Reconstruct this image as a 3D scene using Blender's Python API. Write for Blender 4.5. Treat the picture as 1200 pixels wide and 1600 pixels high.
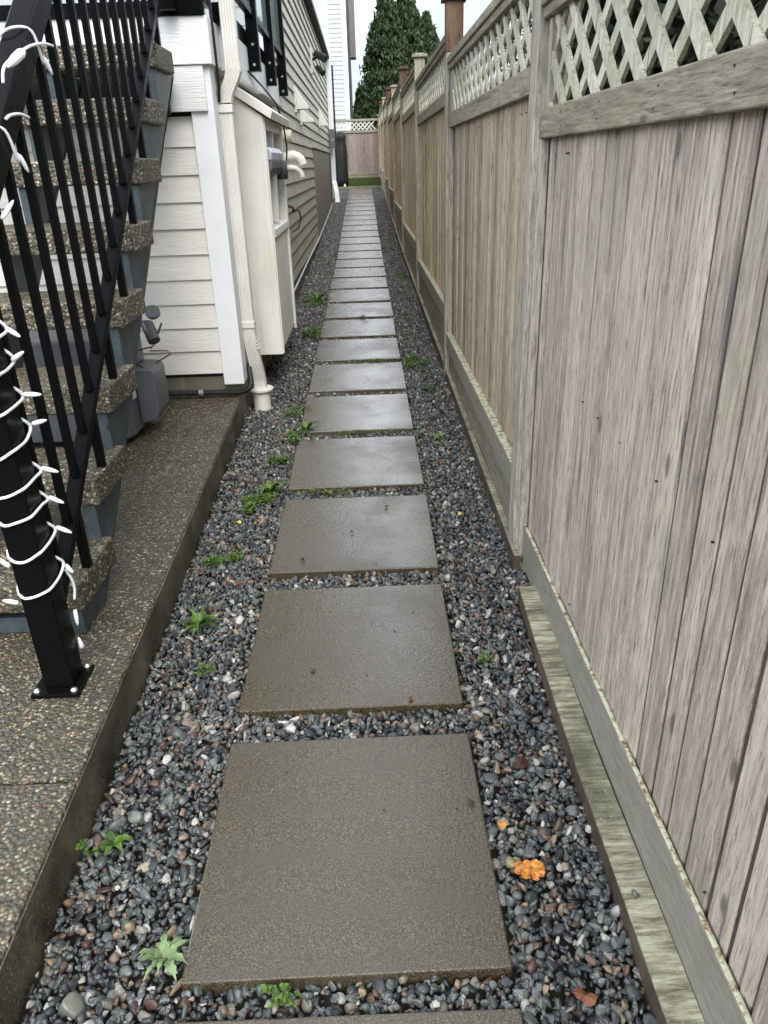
import bpy, math, random
import numpy as np
from mathutils import Vector, Matrix
random.seed(7); rng = np.random.default_rng(7)
for o in list(bpy.data.objects): bpy.data.objects.remove(o)
SC = bpy.context.scene; COL = SC.collection
R = math.radians
# ------------------------------------------------------------------ camera
cam = bpy.data.cameras.new('camera'); camo = bpy.data.objects.new('camera', cam); COL.objects.link(camo)
rt = Vector((0.9992264580552688, -0.026247967016714134, -0.029283608893228792)); up = Vector((0.03765460513653494, 0.4238575289743215, 0.9049458137611301)); fw = Vector((0.011340909766581253, 0.9053484629463242, -0.42451801423072094))
m = Matrix((rt, up, -fw)).transposed().to_4x4(); m.translation = Vector((0.08264857945892974, 0.0, 1.3651813759102736))
camo.matrix_world = m
cam.sensor_fit = 'VERTICAL'; cam.sensor_height = 24.0; cam.lens = 24.0*1161.4612728412571/1600.0
cam.clip_start = .02; cam.clip_end = 500
SC.camera = camo
SC.render.resolution_x = 768; SC.render.resolution_y = 1024
# ------------------------------------------------------------------ sky, sun, exposure
SUN_EL, SUN_AZ = 47.0, 174.0        # high soft light from behind the viewer's left shoulder
W = bpy.data.worlds.new('World'); SC.world = W; W.use_nodes = True
nt = W.node_tree; nt.nodes.clear()
wo = nt.nodes.new('ShaderNodeOutputWorld'); bg = nt.nodes.new('ShaderNodeBackground')
sky = nt.nodes.new('ShaderNodeTexSky'); sky.sky_type = 'NISHITA'; sky.sun_disc = False
sky.sun_elevation = R(SUN_EL); sky.sun_rotation = R(SUN_AZ); sky.air_density = 1.0; sky.dust_density = 3.0
tc = nt.nodes.new('ShaderNodeTexCoord'); mp = nt.nodes.new('ShaderNodeMapping'); mp.inputs['Scale'].default_value = (2.2, 2.2, 5.0)
nz = nt.nodes.new('ShaderNodeTexNoise'); nz.inputs['Scale'].default_value = 1.6; nz.inputs['Detail'].default_value = 6; nz.inputs['Roughness'].default_value = .55
cr = nt.nodes.new('ShaderNodeValToRGB')
cr.color_ramp.elements[0].position = .40; cr.color_ramp.elements[0].color = (6.6, 7.6, 8.9, 1)
cr.color_ramp.elements[1].position = .62; cr.color_ramp.elements[1].color = (9.6, 9.8, 10.0, 1)
mx = nt.nodes.new('ShaderNodeMix'); mx.data_type = 'RGBA'; mx.inputs['Factor'].default_value = .88   # overcast: cloud nearly everywhere
nt.links.new(tc.outputs['Generated'], mp.inputs['Vector']); nt.links.new(mp.outputs[0], nz.inputs['Vector'])
nt.links.new(nz.outputs['Fac'], cr.inputs['Fac'])
sxyz = nt.nodes.new('ShaderNodeSeparateXYZ'); nt.links.new(tc.outputs['Generated'], sxyz.inputs[0])
gr_ = nt.nodes.new('ShaderNodeValToRGB'); e_ = gr_.color_ramp.elements            # overcast luminance: darker cloud near the horizon, bright band added above for paver sheen
e_[0].position = 0; e_[0].color = (.18, .18, .18, 1); e_[1].position = 1; e_[1].color = (.30, .30, .30, 1)

for p_, c_ in ((.20, .19), (.29, .74), (.48, .66), (.68, .30)):
    q_ = gr_.color_ramp.elements.new(p_); q_.color = (c_, c_, c_, 1)
nt.links.new(sxyz.outputs['Z'], gr_.inputs['Fac'])
mg = nt.nodes.new('ShaderNodeMix'); mg.data_type = 'RGBA'; mg.blend_type = 'MULTIPLY'; mg.inputs['Factor'].default_value = 1
nt.links.new(cr.outputs[0], mg.inputs['A']); nt.links.new(gr_.outputs[0], mg.inputs['B'])
mg2 = nt.nodes.new('ShaderNodeMix'); mg2.data_type = 'RGBA'; mg2.blend_type = 'MULTIPLY'; mg2.inputs['Factor'].default_value = 1; mg2.inputs['B'].default_value = (3, 3, 3, 1)
mg2.clamp_result = False; nt.links.new(mg.outputs['Result'], mg2.inputs['A'])
nt.links.new(sky.outputs[0], mx.inputs['A']); nt.links.new(mg2.outputs['Result'], mx.inputs['B'])
nt.links.new(mx.outputs['Result'], bg.inputs['Color']); bg.inputs['Strength'].default_value = .1
nt.links.new(bg.outputs[0], wo.inputs['Surface'])
sl = bpy.data.lights.new('sun', 'SUN'); sl.energy = 1.5; sl.angle = R(32); sl.color = (1, .97, .92)
so = bpy.data.objects.new('sun', sl); COL.objects.link(so)
az = R(SUN_AZ); el = R(SUN_EL)
sd = Vector((math.sin(az)*math.cos(el), math.cos(az)*math.cos(el), math.sin(el)))
so.rotation_euler = sd.to_track_quat('Z', 'Y').to_euler(); so.location = (0, 0, 12)
SC.view_settings.view_transform = 'Standard'; SC.view_settings.look = 'None'
SC.view_settings.gamma = 1; SC.view_settings.exposure = 1.12
SC.render.engine = 'CYCLES'
SC.cycles.max_bounces = 6; SC.cycles.diffuse_bounces = 4; SC.cycles.glossy_bounces = 3; SC.cycles.transmission_bounces = 4

# ------------------------------------------------------------------ helpers
def tag(o, label=None, cat=None, group=None, kind=None):
    if label: o['label'] = label
    if cat: o['category'] = cat
    if group: o['group'] = group
    if kind: o['kind'] = kind
    return o
def thing(name, loc, label, cat, group=None):
    o = bpy.data.objects.new(name, None); o.location = loc; o.empty_display_size = .05
    COL.objects.link(o); return tag(o, label, cat, group)
def worldloc(o):
    v = Vector(o.location)
    while o.parent: o = o.parent; v += Vector(o.location)
    return v
def P2(parent, loc=None):
    return worldloc(parent) if parent else Vector((0, 0, 0))
class MB:
    """collects geometry in world coordinates and links it as one mesh object"""
    def __init__(s): s.v = []; s.f = []; s.r = []; s.cur = 0.0
    def rnd(s, x=None): s.cur = random.random() if x is None else x; return s
    def add(s, vs, fs):
        b = len(s.v); s.v += [tuple(v) for v in vs]; s.f += [tuple(b+i for i in f) for f in fs]; s.r += [s.cur]*len(fs)
    def hexa(s, p):   # p: 8 points, bottom 4 ccw then top 4
        s.add(p, [(3, 2, 1, 0), (4, 5, 6, 7), (0, 1, 5, 4), (1, 2, 6, 5), (2, 3, 7, 6), (3, 0, 4, 7)])
    def box(s, x0, x1, y0, y1, z0, z1):
        s.hexa([(x0, y0, z0), (x1, y0, z0), (x1, y1, z0), (x0, y1, z0), (x0, y0, z1), (x1, y0, z1), (x1, y1, z1), (x0, y1, z1)])
    def bar(s, a, b, w, h, upv=(0, 0, 1)):   # beam from a to b, width w sideways, height h along upv
        a = Vector(a); b = Vector(b); d = (b-a).normalized(); u = Vector(upv); sd_ = d.cross(u).normalized(); u = sd_.cross(d).normalized()
        p = []
        for c in (-h/2, h/2):
            for q, t in ((a, -1), (a, 1), (b, 1), (b, -1)): p.append(q+sd_*t*w/2+u*c)
        s.hexa(p)
    def prism(s, poly, axis, a, b):   # extrude 2-D polygon (ccw) along axis
        n = len(poly)
        def pt(q, c): return {'x': (c, q[0], q[1]), 'y': (q[0], c, q[1]), 'z': (q[0], q[1], c)}[axis]
        vs = [pt(q, a) for q in poly]+[pt(q, b) for q in poly]
        s.add(vs, [tuple(range(n-1, -1, -1)), tuple(range(n, 2*n))]+[(i, (i+1) % n, n+(i+1) % n, n+i) for i in range(n)])
    def tube(s, pts, r, n=8, cap=True, squash=None):
        pts = [Vector(p) for p in pts]; rs = r if isinstance(r, (list, tuple)) else [r]*len(pts)
        vs = []; ref = None
        for i, p in enumerate(pts):
            t = (pts[min(i+1, len(pts)-1)]-pts[max(i-1, 0)]).normalized()
            if ref is None: ref = Vector((0, 0, 1)) if abs(t.z) < .9 else Vector((0, 1, 0))
            a = t.cross(ref)
            if a.length < 1e-4: a = t.cross(Vector((1, .1, 0)))
            a.normalize(); b = a.cross(t).normalized(); ref = b
            for k in range(n):
                an = 2*math.pi*k/n; vs.append(p+a*math.cos(an)*rs[i]+b*math.sin(an)*rs[i])
        fs = [(i*n+k, i*n+(k+1) % n, (i+1)*n+(k+1) % n, (i+1)*n+k) for i in range(len(pts)-1) for k in range(n)]
        if cap: fs += [tuple(range(n-1, -1, -1)), tuple((len(pts)-1)*n+k for k in range(n))]
        s.add(vs, fs)
    def lathe(s, c, prof, n=16):
        vs = [(c[0]+r*math.cos(2*math.pi*k/n), c[1]+r*math.sin(2*math.pi*k/n), c[2]+z) for r, z in prof for k in range(n)]
        fs = [(i*n+k, i*n+(k+1) % n, (i+1)*n+(k+1) % n, (i+1)*n+k) for i in range(len(prof)-1) for k in range(n)]
        fs += [tuple(range(n-1, -1, -1)), tuple((len(prof)-1)*n+k for k in range(n))]
        s.add(vs, fs)
    def build(s, name, mat, parent=None, bevel=0, smooth=False, seg=2, label=None):
        off = P2(parent); me = bpy.data.meshes.new(name)
        me.from_pydata([tuple(Vector(v)-off) for v in s.v], [], s.f); me.update()
        at = me.attributes.new('rnd', 'FLOAT', 'FACE'); at.data.foreach_set('value', s.r)
        if smooth: me.polygons.foreach_set('use_smooth', [True]*len(me.polygons))
        me.materials.append(mat)
        o = bpy.data.objects.new(name, me); COL.objects.link(o)
        if parent: o.parent = parent
        if bevel:
            b = o.modifiers.new('bevel', 'BEVEL'); b.width = bevel; b.segments = seg; b.limit_method = 'ANGLE'; b.angle_limit = R(40)
        if label: o['label'] = label
        return o
def npmesh(name, V, F, mat, rnd=None, smooth=False, k=3):
    me = bpy.data.meshes.new(name); nF = len(F)
    me.vertices.add(len(V)); me.vertices.foreach_set('co', np.asarray(V, np.float32).ravel())
    me.loops.add(nF*k); me.loops.foreach_set('vertex_index', np.asarray(F, np.int32).ravel())
    me.polygons.add(nF); me.polygons.foreach_set('loop_start', np.arange(0, nF*k, k, dtype=np.int32))
    me.polygons.foreach_set('loop_total', np.full(nF, k, np.int32))
    if smooth: me.polygons.foreach_set('use_smooth', np.ones(nF, bool))
    me.update(calc_edges=True)
    if rnd is not None:
        at = me.attributes.new('rnd', 'FLOAT', 'FACE'); at.data.foreach_set('value', np.asarray(rnd, np.float32))
    me.materials.append(mat); o = bpy.data.objects.new(name, me); COL.objects.link(o); return o
GT = [(-30, -.6), (0, 0), (6.68, .147), (10.3, .243), (11.76, .297), (13.21, .368), (15.39, .482), (17.56, .608), (19.74, .726), (21.3, .806), (24, .99), (60, 1.4), (300, 2.0)]
GY = np.array([a for a, b in GT], float); GZ = np.array([b for a, b in GT], float)
def G(y): return float(np.interp(y, GY, GZ))

# ------------------------------------------------------------------ materials
def mat_new(name):
    mt = bpy.data.materials.new(name); mt.use_nodes = True; n = mt.node_tree
    return mt, n, n.nodes['Principled BSDF']
def N(n, typ, **kw):
    x = n.nodes.new(typ)
    for k, v in kw.items():
        if k in x.inputs: x.inputs[k].default_value = v
        else: setattr(x, k, v)
    return x
def L(n, a, b): n.links.new(a, b)
def posn(n, scale=(1, 1, 1), rnd=0.0):
    g = N(n, 'ShaderNodeNewGeometry'); v = g.outputs['Position']
    mpn = N(n, 'ShaderNodeMapping'); mpn.inputs['Scale'].default_value = scale
    if rnd:
        a = N(n, 'ShaderNodeAttribute', attribute_name='rnd'); mu = N(n, 'ShaderNodeMath', operation='MULTIPLY'); mu.inputs[1].default_value = rnd
        L(n, a.outputs['Fac'], mu.inputs[0]); ad = N(n, 'ShaderNodeVectorMath', operation='ADD')
        L(n, v, ad.inputs[0]); L(n, mu.outputs[0], ad.inputs[1]); v = ad.outputs[0]
    L(n, v, mpn.inputs['Vector']); return mpn.outputs[0]
def noise(n, vec, scale, detail=4, rough=.55, dist=0.0):
    x = N(n, 'ShaderNodeTexNoise'); x.inputs['Scale'].default_value = scale; x.inputs['Detail'].default_value = detail
    x.inputs['Roughness'].default_value = rough; x.inputs['Distortion'].default_value = dist
    L(n, vec, x.inputs['Vector']); return x.outputs['Fac']
def ramp(n, fac, stops, interp='LINEAR'):
    x = N(n, 'ShaderNodeValToRGB'); e = x.color_ramp; e.interpolation = interp
    while len(e.elements) < len(stops): e.elements.new(.5)
    for k, (p, c) in enumerate(stops):
        e.elements[k].position = p; e.elements[k].color = tuple(c)+(1,) if not isinstance(c, (int, float)) else (c, c, c, 1)
    L(n, fac, x.inputs['Fac']); return x.outputs['Color']
def mixc(n, fac, a, b, mode='MIX'):
    x = N(n, 'ShaderNodeMix', data_type='RGBA', blend_type=mode)
    for s, v in (('Factor', fac), ('A', a), ('B', b)):
        if hasattr(v, 'node'): L(n, v, x.inputs[s])
        else: x.inputs[s].default_value = v if s == 'Factor' else tuple(v)+(1,)
    return x.outputs['Result']
def math_(n, op, a, b=0.0):
    x = N(n, 'ShaderNodeMath', operation=op)
    for i, v in enumerate((a, b)):
        if hasattr(v, 'node'): L(n, v, x.inputs[i])
        else: x.inputs[i].default_value = v
    return x.outputs[0]
def bump(n, b, h, strength=.3, dist=.002):
    x = N(n, 'ShaderNodeBump'); x.inputs['Strength'].default_value = strength; x.inputs['Distance'].default_value = dist
    L(n, h, x.inputs['Height']); L(n, x.outputs['Normal'], b.inputs['Normal'])
def attr(n):
    return N(n, 'ShaderNodeAttribute', attribute_name='rnd').outputs['Fac']
def plain(name, col, rough=.5, metal=0, bumpscale=0, bumpst=.2, var=.0, coat=0):
    mt, n, b = mat_new(name)
    b.inputs['Roughness'].default_value = rough; b.inputs['Metallic'].default_value = metal
    if coat: b.inputs['Coat Weight'].default_value = coat; b.inputs['Coat Roughness'].default_value = .08
    v = posn(n)
    f = noise(n, v, 9, 5)
    lo = tuple(c*(1-var) for c in col); hi = tuple(min(1, c*(1+var)) for c in col)
    L(n, ramp(n, f, [(.3, lo), (.7, hi)]), b.inputs['Base Color'])
    if bumpscale: bump(n, b, noise(n, v, bumpscale, 3), bumpst)
    return mt
def wood(name, stops, axis='z', tint=None, knots=True, rough=.75, green=0.0, bs=.5, dark=1.0, boardvar=.3):
    """weathered timber; grain runs along the given axis"""
    mt, n, b = mat_new(name); b.inputs['Roughness'].default_value = rough; b.inputs['Specular IOR Level'].default_value = .3
    s = {'z': (1, 1, .075), 'y': (1, .075, 1), 'x': (.075, 1, 1)}[axis]
    sl_ = {'z': (1, 1, .13), 'y': (1, .13, 1), 'x': (.13, 1, 1)}[axis]
    v = posn(n, s, 3.7); vl = posn(n, sl_, 5.3)
    broad = noise(n, vl, 9, 3, .5)
    rings = math_(n, 'SINE', math_(n, 'MULTIPLY', noise(n, vl, 7, 2, .4, .4), 95))
    fine = noise(n, v, 260, 4, .6); mid = noise(n, v, 75, 6, .72)
    f = math_(n, 'ADD', math_(n, 'MULTIPLY', mid, .91), math_(n, 'MULTIPLY', broad, .14))
    f = math_(n, 'ADD', f, math_(n, 'MULTIPLY', rings, .035))
    f = math_(n, 'ADD', f, math_(n, 'MULTIPLY', math_(n, 'SUBTRACT', attr(n), .5), boardvar*.35))
    c = ramp(n, f, stops)
    stk = noise(n, posn(n, s, 6.3), 105, 3, .55); stk2 = noise(n, posn(n, s, 8.9), 46, 4, .6)
    c = mixc(n, math_(n, 'MULTIPLY', ramp(n, stk, [(.58, 0), (.66, 1)]), .34), c, tuple(min(.8, q*1.28+.02) for q in stops[-1][1]))
    c = mixc(n, math_(n, 'MULTIPLY', ramp(n, stk2, [(.32, 1), (.41, 0)]), .42), c, tuple(q*.95 for q in stops[0][1]))
    c = mixc(n, ramp(n, fine, [(.34, .75), (.47, 0)]), c, tuple(q*.55 for q in stops[0][1]))
    c = mixc(n, ramp(n, noise(n, posn(n, (1, 1, 1) if axis != 'z' else (1, 1, .4)), 300, 2, .6), [(.56, 0), (.70, .22)]), c, tuple(min(.85, q*1.35+.03) for q in stops[-1][1]))
    fl = noise(n, posn(n, (1, 1, .5)), 3.1, 4, .6)
    c = mixc(n, ramp(n, fl, [(.48, 0), (.68, .5)]), c, (.25, .235, .165))
    # long dark checks along the grain
    chk = noise(n, posn(n, tuple(q*.45 if q < .5 else q for q in s), 9.1), 42, 3, .5)
    c = mixc(n, ramp(n, chk, [(.63, 0), (.70, .75)]), c, (.095, .085, .095))
    if knots:
        vo = N(n, 'ShaderNodeTexVoronoi'); vo.inputs['Scale'].default_value = 7.5
        L(n, posn(n, {'z': (1, 1, .42), 'y': (1, .42, 1), 'x': (.42, 1, 1)}[axis], 2.9), vo.inputs['Vector'])
        kn = ramp(n, vo.outputs['Distance'], [(.0, 1), (.06, .9), (.10, 0)])
        c = mixc(n, math_(n, 'MULTIPLY', kn, .8), c, (.09, .075, .065))
    if green:
        g = noise(n, posn(n), 5, 6, .7); sp = noise(n, posn(n), 70, 3, .7)
        gf = ramp(n, math_(n, 'ADD', math_(n, 'MULTIPLY', g, .65), math_(n, 'MULTIPLY', sp, .35)), [(.45, 0), (.62, green)])
        c = mixc(n, gf, c, (.20, .21, .09))
    hs = N(n, 'ShaderNodeHueSaturation'); hs.inputs['Value'].default_value = dark; L(n, c, hs.inputs['Color'])
    L(n, hs.outputs[0], b.inputs['Base Color'])
    h = math_(n, 'ADD', math_(n, 'MULTIPLY', fine, .35), mid)
    bump(n, b, h, bs, .004); return mt
FENCE_STOPS = [(.28, (.19, .163, .145)), (.42, (.36, .295, .25)), (.52, (.46, .385, .325)), (.60, (.52, .445, .37)), (.74, (.60, .53, .43))]
M_board = wood('weathered_cedar_boards', FENCE_STOPS, 'z', boardvar=.55, bs=.8)
M_board2 = wood('weathered_cedar_warm', [(.30, (.16, .12, .09)), (.42, (.34, .265, .205)), (.52, (.48, .385, .295)), (.60, (.55, .455, .35)), (.72, (.63, .54, .42))], 'z', boardvar=.75, bs=.8, green=.2)
M_board_tan = wood('weathered_cedar_tan', [(.3, (.18, .13, .085)), (.43, (.41, .31, .21)), (.53, (.56, .44, .31)), (.62, (.65, .54, .39)), (.75, (.70, .61, .47))], 'z', green=.15, boardvar=.7)
M_railw = wood('weathered_rail', [(.3, (.12, .105, .085)), (.45, (.24, .21, .17)), (.58, (.34, .30, .24)), (.8, (.42, .38, .30))], 'y', green=.35)
M_railx = wood('weathered_rail_across', [(.3, (.12, .105, .085)), (.45, (.24, .21, .17)), (.58, (.34, .30, .24)), (.8, (.42, .38, .30))], 'x', green=.35)
M_lattice = wood('lattice_wood', [(.3, (.34, .31, .23)), (.5, (.60, .575, .46)), (.7, (.76, .74, .64))], 'z', knots=False, green=.38)
M_postw = wood('weathered_post', [(.3, (.16, .14, .115)), (.45, (.33, .295, .25)), (.6, (.46, .415, .355)), (.8, (.58, .53, .46))], 'z')
M_postb = wood('stained_post', [(.3, (.028, .011, .007)), (.5, (.075, .030, .019)), (.7, (.13, .060, .04))], 'z')
M_cap = wood('post_cap_wood', [(.3, (.15, .13, .11)), (.6, (.34, .31, .27))], 'y')
M_joint = plain('dirty_board_joint', (.075, .058, .045), .9, var=.4)
def kerb_mat():
    mt, n, b = mat_new('mossy_sawn_timber'); b.inputs['Roughness'].default_value = .7
    v = posn(n, (.14, 1, .6)); saw = noise(n, v, 88, 5, .68)
    bl = noise(n, posn(n), 4, 6, .65); sm = noise(n, posn(n), 160, 3)
    c = ramp(n, saw, [(.35, (.10, .095, .055)), (.5, (.27, .26, .175)), (.62, (.44, .43, .33))])
    c = mixc(n, ramp(n, bl, [(.46, 0), (.64, .8)]), c, (.060, .058, .032))
    c = mixc(n, ramp(n, sm, [(.6, 0), (.7, .5)]), c, (.42, .42, .33))
    L(n, c, b.inputs['Base Color']); bump(n, b, saw, .6, .004); return mt
M_kerb = kerb_mat()
M_kerbside = plain('kerb_dark_side', (.085, .06, .045), .6, bumpscale=60, bumpst=.5, var=.5)
def railtop_mat():
    mt, n, b = mat_new('lichened_rail'); b.inputs['Roughness'].default_value = .75
    gr = noise(n, posn(n, (1, .09, 1)), 230, 6, .7); sp = noise(n, posn(n), 55, 5, .7)
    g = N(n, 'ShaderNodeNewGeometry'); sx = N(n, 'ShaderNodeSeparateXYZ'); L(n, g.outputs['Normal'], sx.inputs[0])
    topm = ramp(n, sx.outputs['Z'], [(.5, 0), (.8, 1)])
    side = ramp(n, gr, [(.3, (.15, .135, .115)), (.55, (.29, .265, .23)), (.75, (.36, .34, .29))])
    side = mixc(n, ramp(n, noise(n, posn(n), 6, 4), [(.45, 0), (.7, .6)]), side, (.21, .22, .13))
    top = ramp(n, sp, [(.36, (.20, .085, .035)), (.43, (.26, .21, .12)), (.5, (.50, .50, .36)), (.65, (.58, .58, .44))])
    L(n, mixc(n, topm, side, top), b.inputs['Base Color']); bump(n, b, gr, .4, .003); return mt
M_railtop = railtop_mat()
def aggregate(name, scale, wet=.3, lift=1.0):
    mt, n, b = mat_new(name)
    vo = N(n, 'ShaderNodeTexVoronoi'); vo.inputs['Scale'].default_value = scale; L(n, posn(n), vo.inputs['Vector'])
    sep = N(n, 'ShaderNodeSeparateColor'); L(n, vo.outputs['Color'], sep.inputs[0])
    k = lift
    c = ramp(n, sep.outputs[0], [(.0, (.028*k, .028*k, .026*k)), (.22, (.085*k, .08*k, .07*k)), (.4, (.19*k, .15*k, .10*k)), (.55, (.07*k, .06*k, .045*k)), (.68, (.29*k, .235*k, .15*k)), (.8, (.15*k, .085*k, .055*k)), (.91, (.40*k, .36*k, .27*k)), (.95, (.10*k, .10*k, .085*k))], 'CONSTANT')
    gap = ramp(n, vo.outputs['Distance'], [(.35, 0), (.62, 1)])
    c = mixc(n, gap, c, (.045*k, .038*k, .026*k))
    st = noise(n, posn(n), 2.3, 5, .6)
    c = mixc(n, ramp(n, st, [(.40, 0), (.66, .5)]), c, (.045, .047, .024))
    L(n, c, b.inputs['Base Color'])
    L(n, ramp(n, st, [(.35, wet), (.65, wet+.25)]), b.inputs['Roughness'])
    bump(n, b, math_(n, 'SUBTRACT', 1.0, vo.outputs['Distance']), .8, .006)
    return mt
M_agg = aggregate('exposed_aggregate_slab', 118, .34, 1.25)
M_aggt = aggregate('exposed_aggregate_tread', 98, .38, 1.4)
def slabside():
    mt, n, b = mat_new('damp_slab_edge'); b.inputs['Roughness'].default_value = .5
    a = noise(n, posn(n), 7, 6, .65); s = noise(n, posn(n), 190, 3, .6)
    c = ramp(n, a, [(.35, (.022, .018, .011)), (.5, (.065, .055, .036)), (.66, (.13, .115, .08))])
    c = mixc(n, ramp(n, s, [(.56, 0), (.64, .6)]), c, (.26, .23, .16))
    L(n, c, b.inputs['Base Color']); bump(n, b, s, .5, .003); return mt
M_slabside = slabside()
def paver_mat():
    mt, n, b = mat_new('wet_concrete_paver')
    g = N(n, 'ShaderNodeNewGeometry'); fin = noise(n, posn(n), 360, 3, .75); sp = noise(n, posn(n), 520, 2, .5)
    bl = noise(n, posn(n, (1, 1, 1), 4.0), 3.2, 5, .6)
    c = ramp(n, fin, [(.40, (.010, .007, .003)), (.48, (.032, .024, .010)), (.56, (.078, .060, .031)), (.62, (.17, .138, .08))])
    c = mixc(n, ramp(n, bl, [(.42, 0), (.72, .40)]), c, (.046, .033, .019))
    c = mixc(n, ramp(n, sp, [(.70, 0), (.76, .6)]), c, (.34, .31, .26))
    c = mixc(n, math_(n, 'MULTIPLY', attr(n), .30), c, (.13, .115, .095))
    L(n, c, b.inputs['Base Color'])
    L(n, ramp(n, bl, [(.35, .30), (.7, .52)]), b.inputs['Roughness'])
    b.inputs['Specular IOR Level'].default_value = .05; b.inputs['Coat Weight'].default_value = 1; b.inputs['Coat IOR'].default_value = 1.7
    L(n, ramp(n, bl, [(.38, .16), (.66, .36)]), b.inputs['Coat Roughness'])
    bump(n, b, fin, .25, .0015)
    cb = N(n, 'ShaderNodeBump'); cb.inputs['Strength'].default_value = .55; cb.inputs['Distance'].default_value = .002
    L(n, noise(n, posn(n), 120, 3, .6), cb.inputs['Height']); L(n, cb.outputs['Normal'], b.inputs['Coat Normal']); return mt
M_paver = paver_mat()
def stone_mat():
    mt, n, b = mat_new('crushed_river_gravel')
    a = attr(n)
    c = ramp(n, a, [(0, (0.039, 0.047, 0.052)), (.12, (0.078, 0.091, 0.094)), (.26, (0.029, 0.033, 0.039)), (.38, (0.111, 0.137, 0.127)), (.50, (0.065, 0.073, 0.086)), (.60, (0.169, 0.182, 0.179)),
                    (.69, (0.221, 0.195, 0.150)), (.765, (0.429, 0.416, 0.377)), (.80, (0.169, 0.098, 0.065)), (.85, (0.338, 0.234, 0.143)), (.89, (0.598, 0.585, 0.533)), (.915, (0.111, 0.052, 0.036)), (.955, (0.137, 0.156, 0.143))], 'CONSTANT')
    v = posn(n, (1, 1, 1), 11)
    sp = noise(n, v, 420, 3, .75); md = noise(n, v, 110, 4, .6)
    # granite salt-and-pepper on a share of the stones
    salt = math_(n, 'MULTIPLY', ramp(n, sp, [(.53, 0), (.58, .85)]), ramp(n, math_(n, 'FRACT', math_(n, 'MULTIPLY', a, 137.7)), [(.72, 0), (.76, 1)]))
    c = mixc(n, salt, c, (.48, .48, .46))
    c = mixc(n, ramp(n, md, [(.4, .35), (.6, 0)]), c, (.03, .03, .03))
    L(n, c, b.inputs['Base Color'])
    L(n, ramp(n, md, [(.3, .30), (.7, .60)]), b.inputs['Roughness'])
    hs = N(n, 'ShaderNodeHueSaturation'); hs.inputs['Saturation'].default_value = .88; hs.inputs['Value'].default_value = .80; L(n, c, hs.inputs['Color']); L(n, hs.outputs[0], b.inputs['Base Color'])
    bump(n, b, md, .45, .002); return mt
M_stone = stone_mat()
M_soil = plain('wet_dark_soil', (.022, .019, .015), .8, bumpscale=90, bumpst=.6, var=.5)
def siding(name, base, algae=.0, bs=.45, rough=.55):
    mt, n, b = mat_new(name); b.inputs['Roughness'].default_value = rough; b.inputs['Specular IOR Level'].default_value = .35
    v = posn(n, (.09, .09, 1), 6.1); gr = noise(n, v, 120, 4, .6, .25); cath = math_(n, 'SINE', math_(n, 'MULTIPLY', noise(n, v, 26, 2, .5, .6), 60))
    st = noise(n, posn(n, (1, 1, .35)), 4, 5, .6)
    c = ramp(n, st, [(.3, tuple(q*.86 for q in base)), (.7, base)])
    c = mixc(n, ramp(n, gr, [(.30, .35), (.46, 0)]), c, tuple(q*.62 for q in base))
    if algae:
        al = noise(n, posn(n, (1, 1, .7)), 3.3, 7, .68); fa = noise(n, posn(n), 60, 3, .6)
        g = N(n, 'ShaderNodeNewGeometry'); sx = N(n, 'ShaderNodeSeparateXYZ'); L(n, g.outputs['Position'], sx.inputs[0])
        hgt = ramp(n, math_(n, 'DIVIDE', sx.outputs['Z'], 3.4), [(.1, 1), (.75, .35)])
        af = math_(n, 'MULTIPLY', ramp(n, math_(n, 'ADD', math_(n, 'MULTIPLY', al, .75), math_(n, 'MULTIPLY', fa, .25)), [(.36, 0), (.6, algae)]), hgt)
        c = mixc(n, af, c, (.21, .205, .095))
        dr = noise(n, posn(n, (8, 8, .5)), 3, 5, .6)
        c = mixc(n, ramp(n, dr, [(.55, 0), (.72, .35)]), c, (.13, .115, .085))
    L(n, c, b.inputs['Base Color']); bump(n, b, math_(n, 'ADD', gr, math_(n, 'MULTIPLY', cath, .22)), bs, .003); return mt
M_sid = siding('cream_lap_siding', (.73, .70, .64))
M_sidg = siding('shaded_algae_siding', (.46, .43, .36), .55, .3)  # algae over the cream siding, base darkened for the shade of the alley
M_sidw = siding('white_lap_siding', (.50, .51, .53), 0, .15)
def pebble_white(name, base, rough=.5, sc=210, dirt=0.0):
    mt, n, b = mat_new(name); b.inputs['Roughness'].default_value = rough
    f = noise(n, posn(n), sc, 3, .6); w = noise(n, posn(n), 5, 5)
    c = ramp(n, w, [(.3, tuple(q*.88 for q in base)), (.7, base)])
    if dirt:
        d = noise(n, posn(n), 95, 3, .5)
        c = mixc(n, ramp(n, d, [(.69, 0), (.75, dirt)]), c, (.24, .19, .12))
        c = mixc(n, ramp(n, noise(n, posn(n, (3, 3, .3)), 4.5, 5), [(.5, 0), (.72, dirt)]), c, (.47, .43, .31))
    L(n, c, b.inputs['Base Color']); bump(n, b, f, .35, .0025); return mt
M_trim = pebble_white('stippled_white_trim', (.80, .815, .825))
M_band = siding('painted_wide_board', (.80, .795, .77), 0, .55)
M_chase = pebble_white('stained_cream_panel', (.80, .785, .735), .6, 150, .5)
M_spout = pebble_white('cream_aluminium', (.75, .735, .69), .4, 60, .35)
M_pvc = pebble_white('white_plastic_pipe', (.74, .72, .66), .35, 40, .3)
M_pvcy = pebble_white('aged_plastic_pipe', (.60, .54, .39), .4, 40, .35)
M_taupe = pebble_white('taupe_stucco', (.20, .165, .14), .8, 120, .35)
M_conc = pebble_white('foundation_concrete', (.15, .135, .105), .75, 60, .4)
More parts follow.
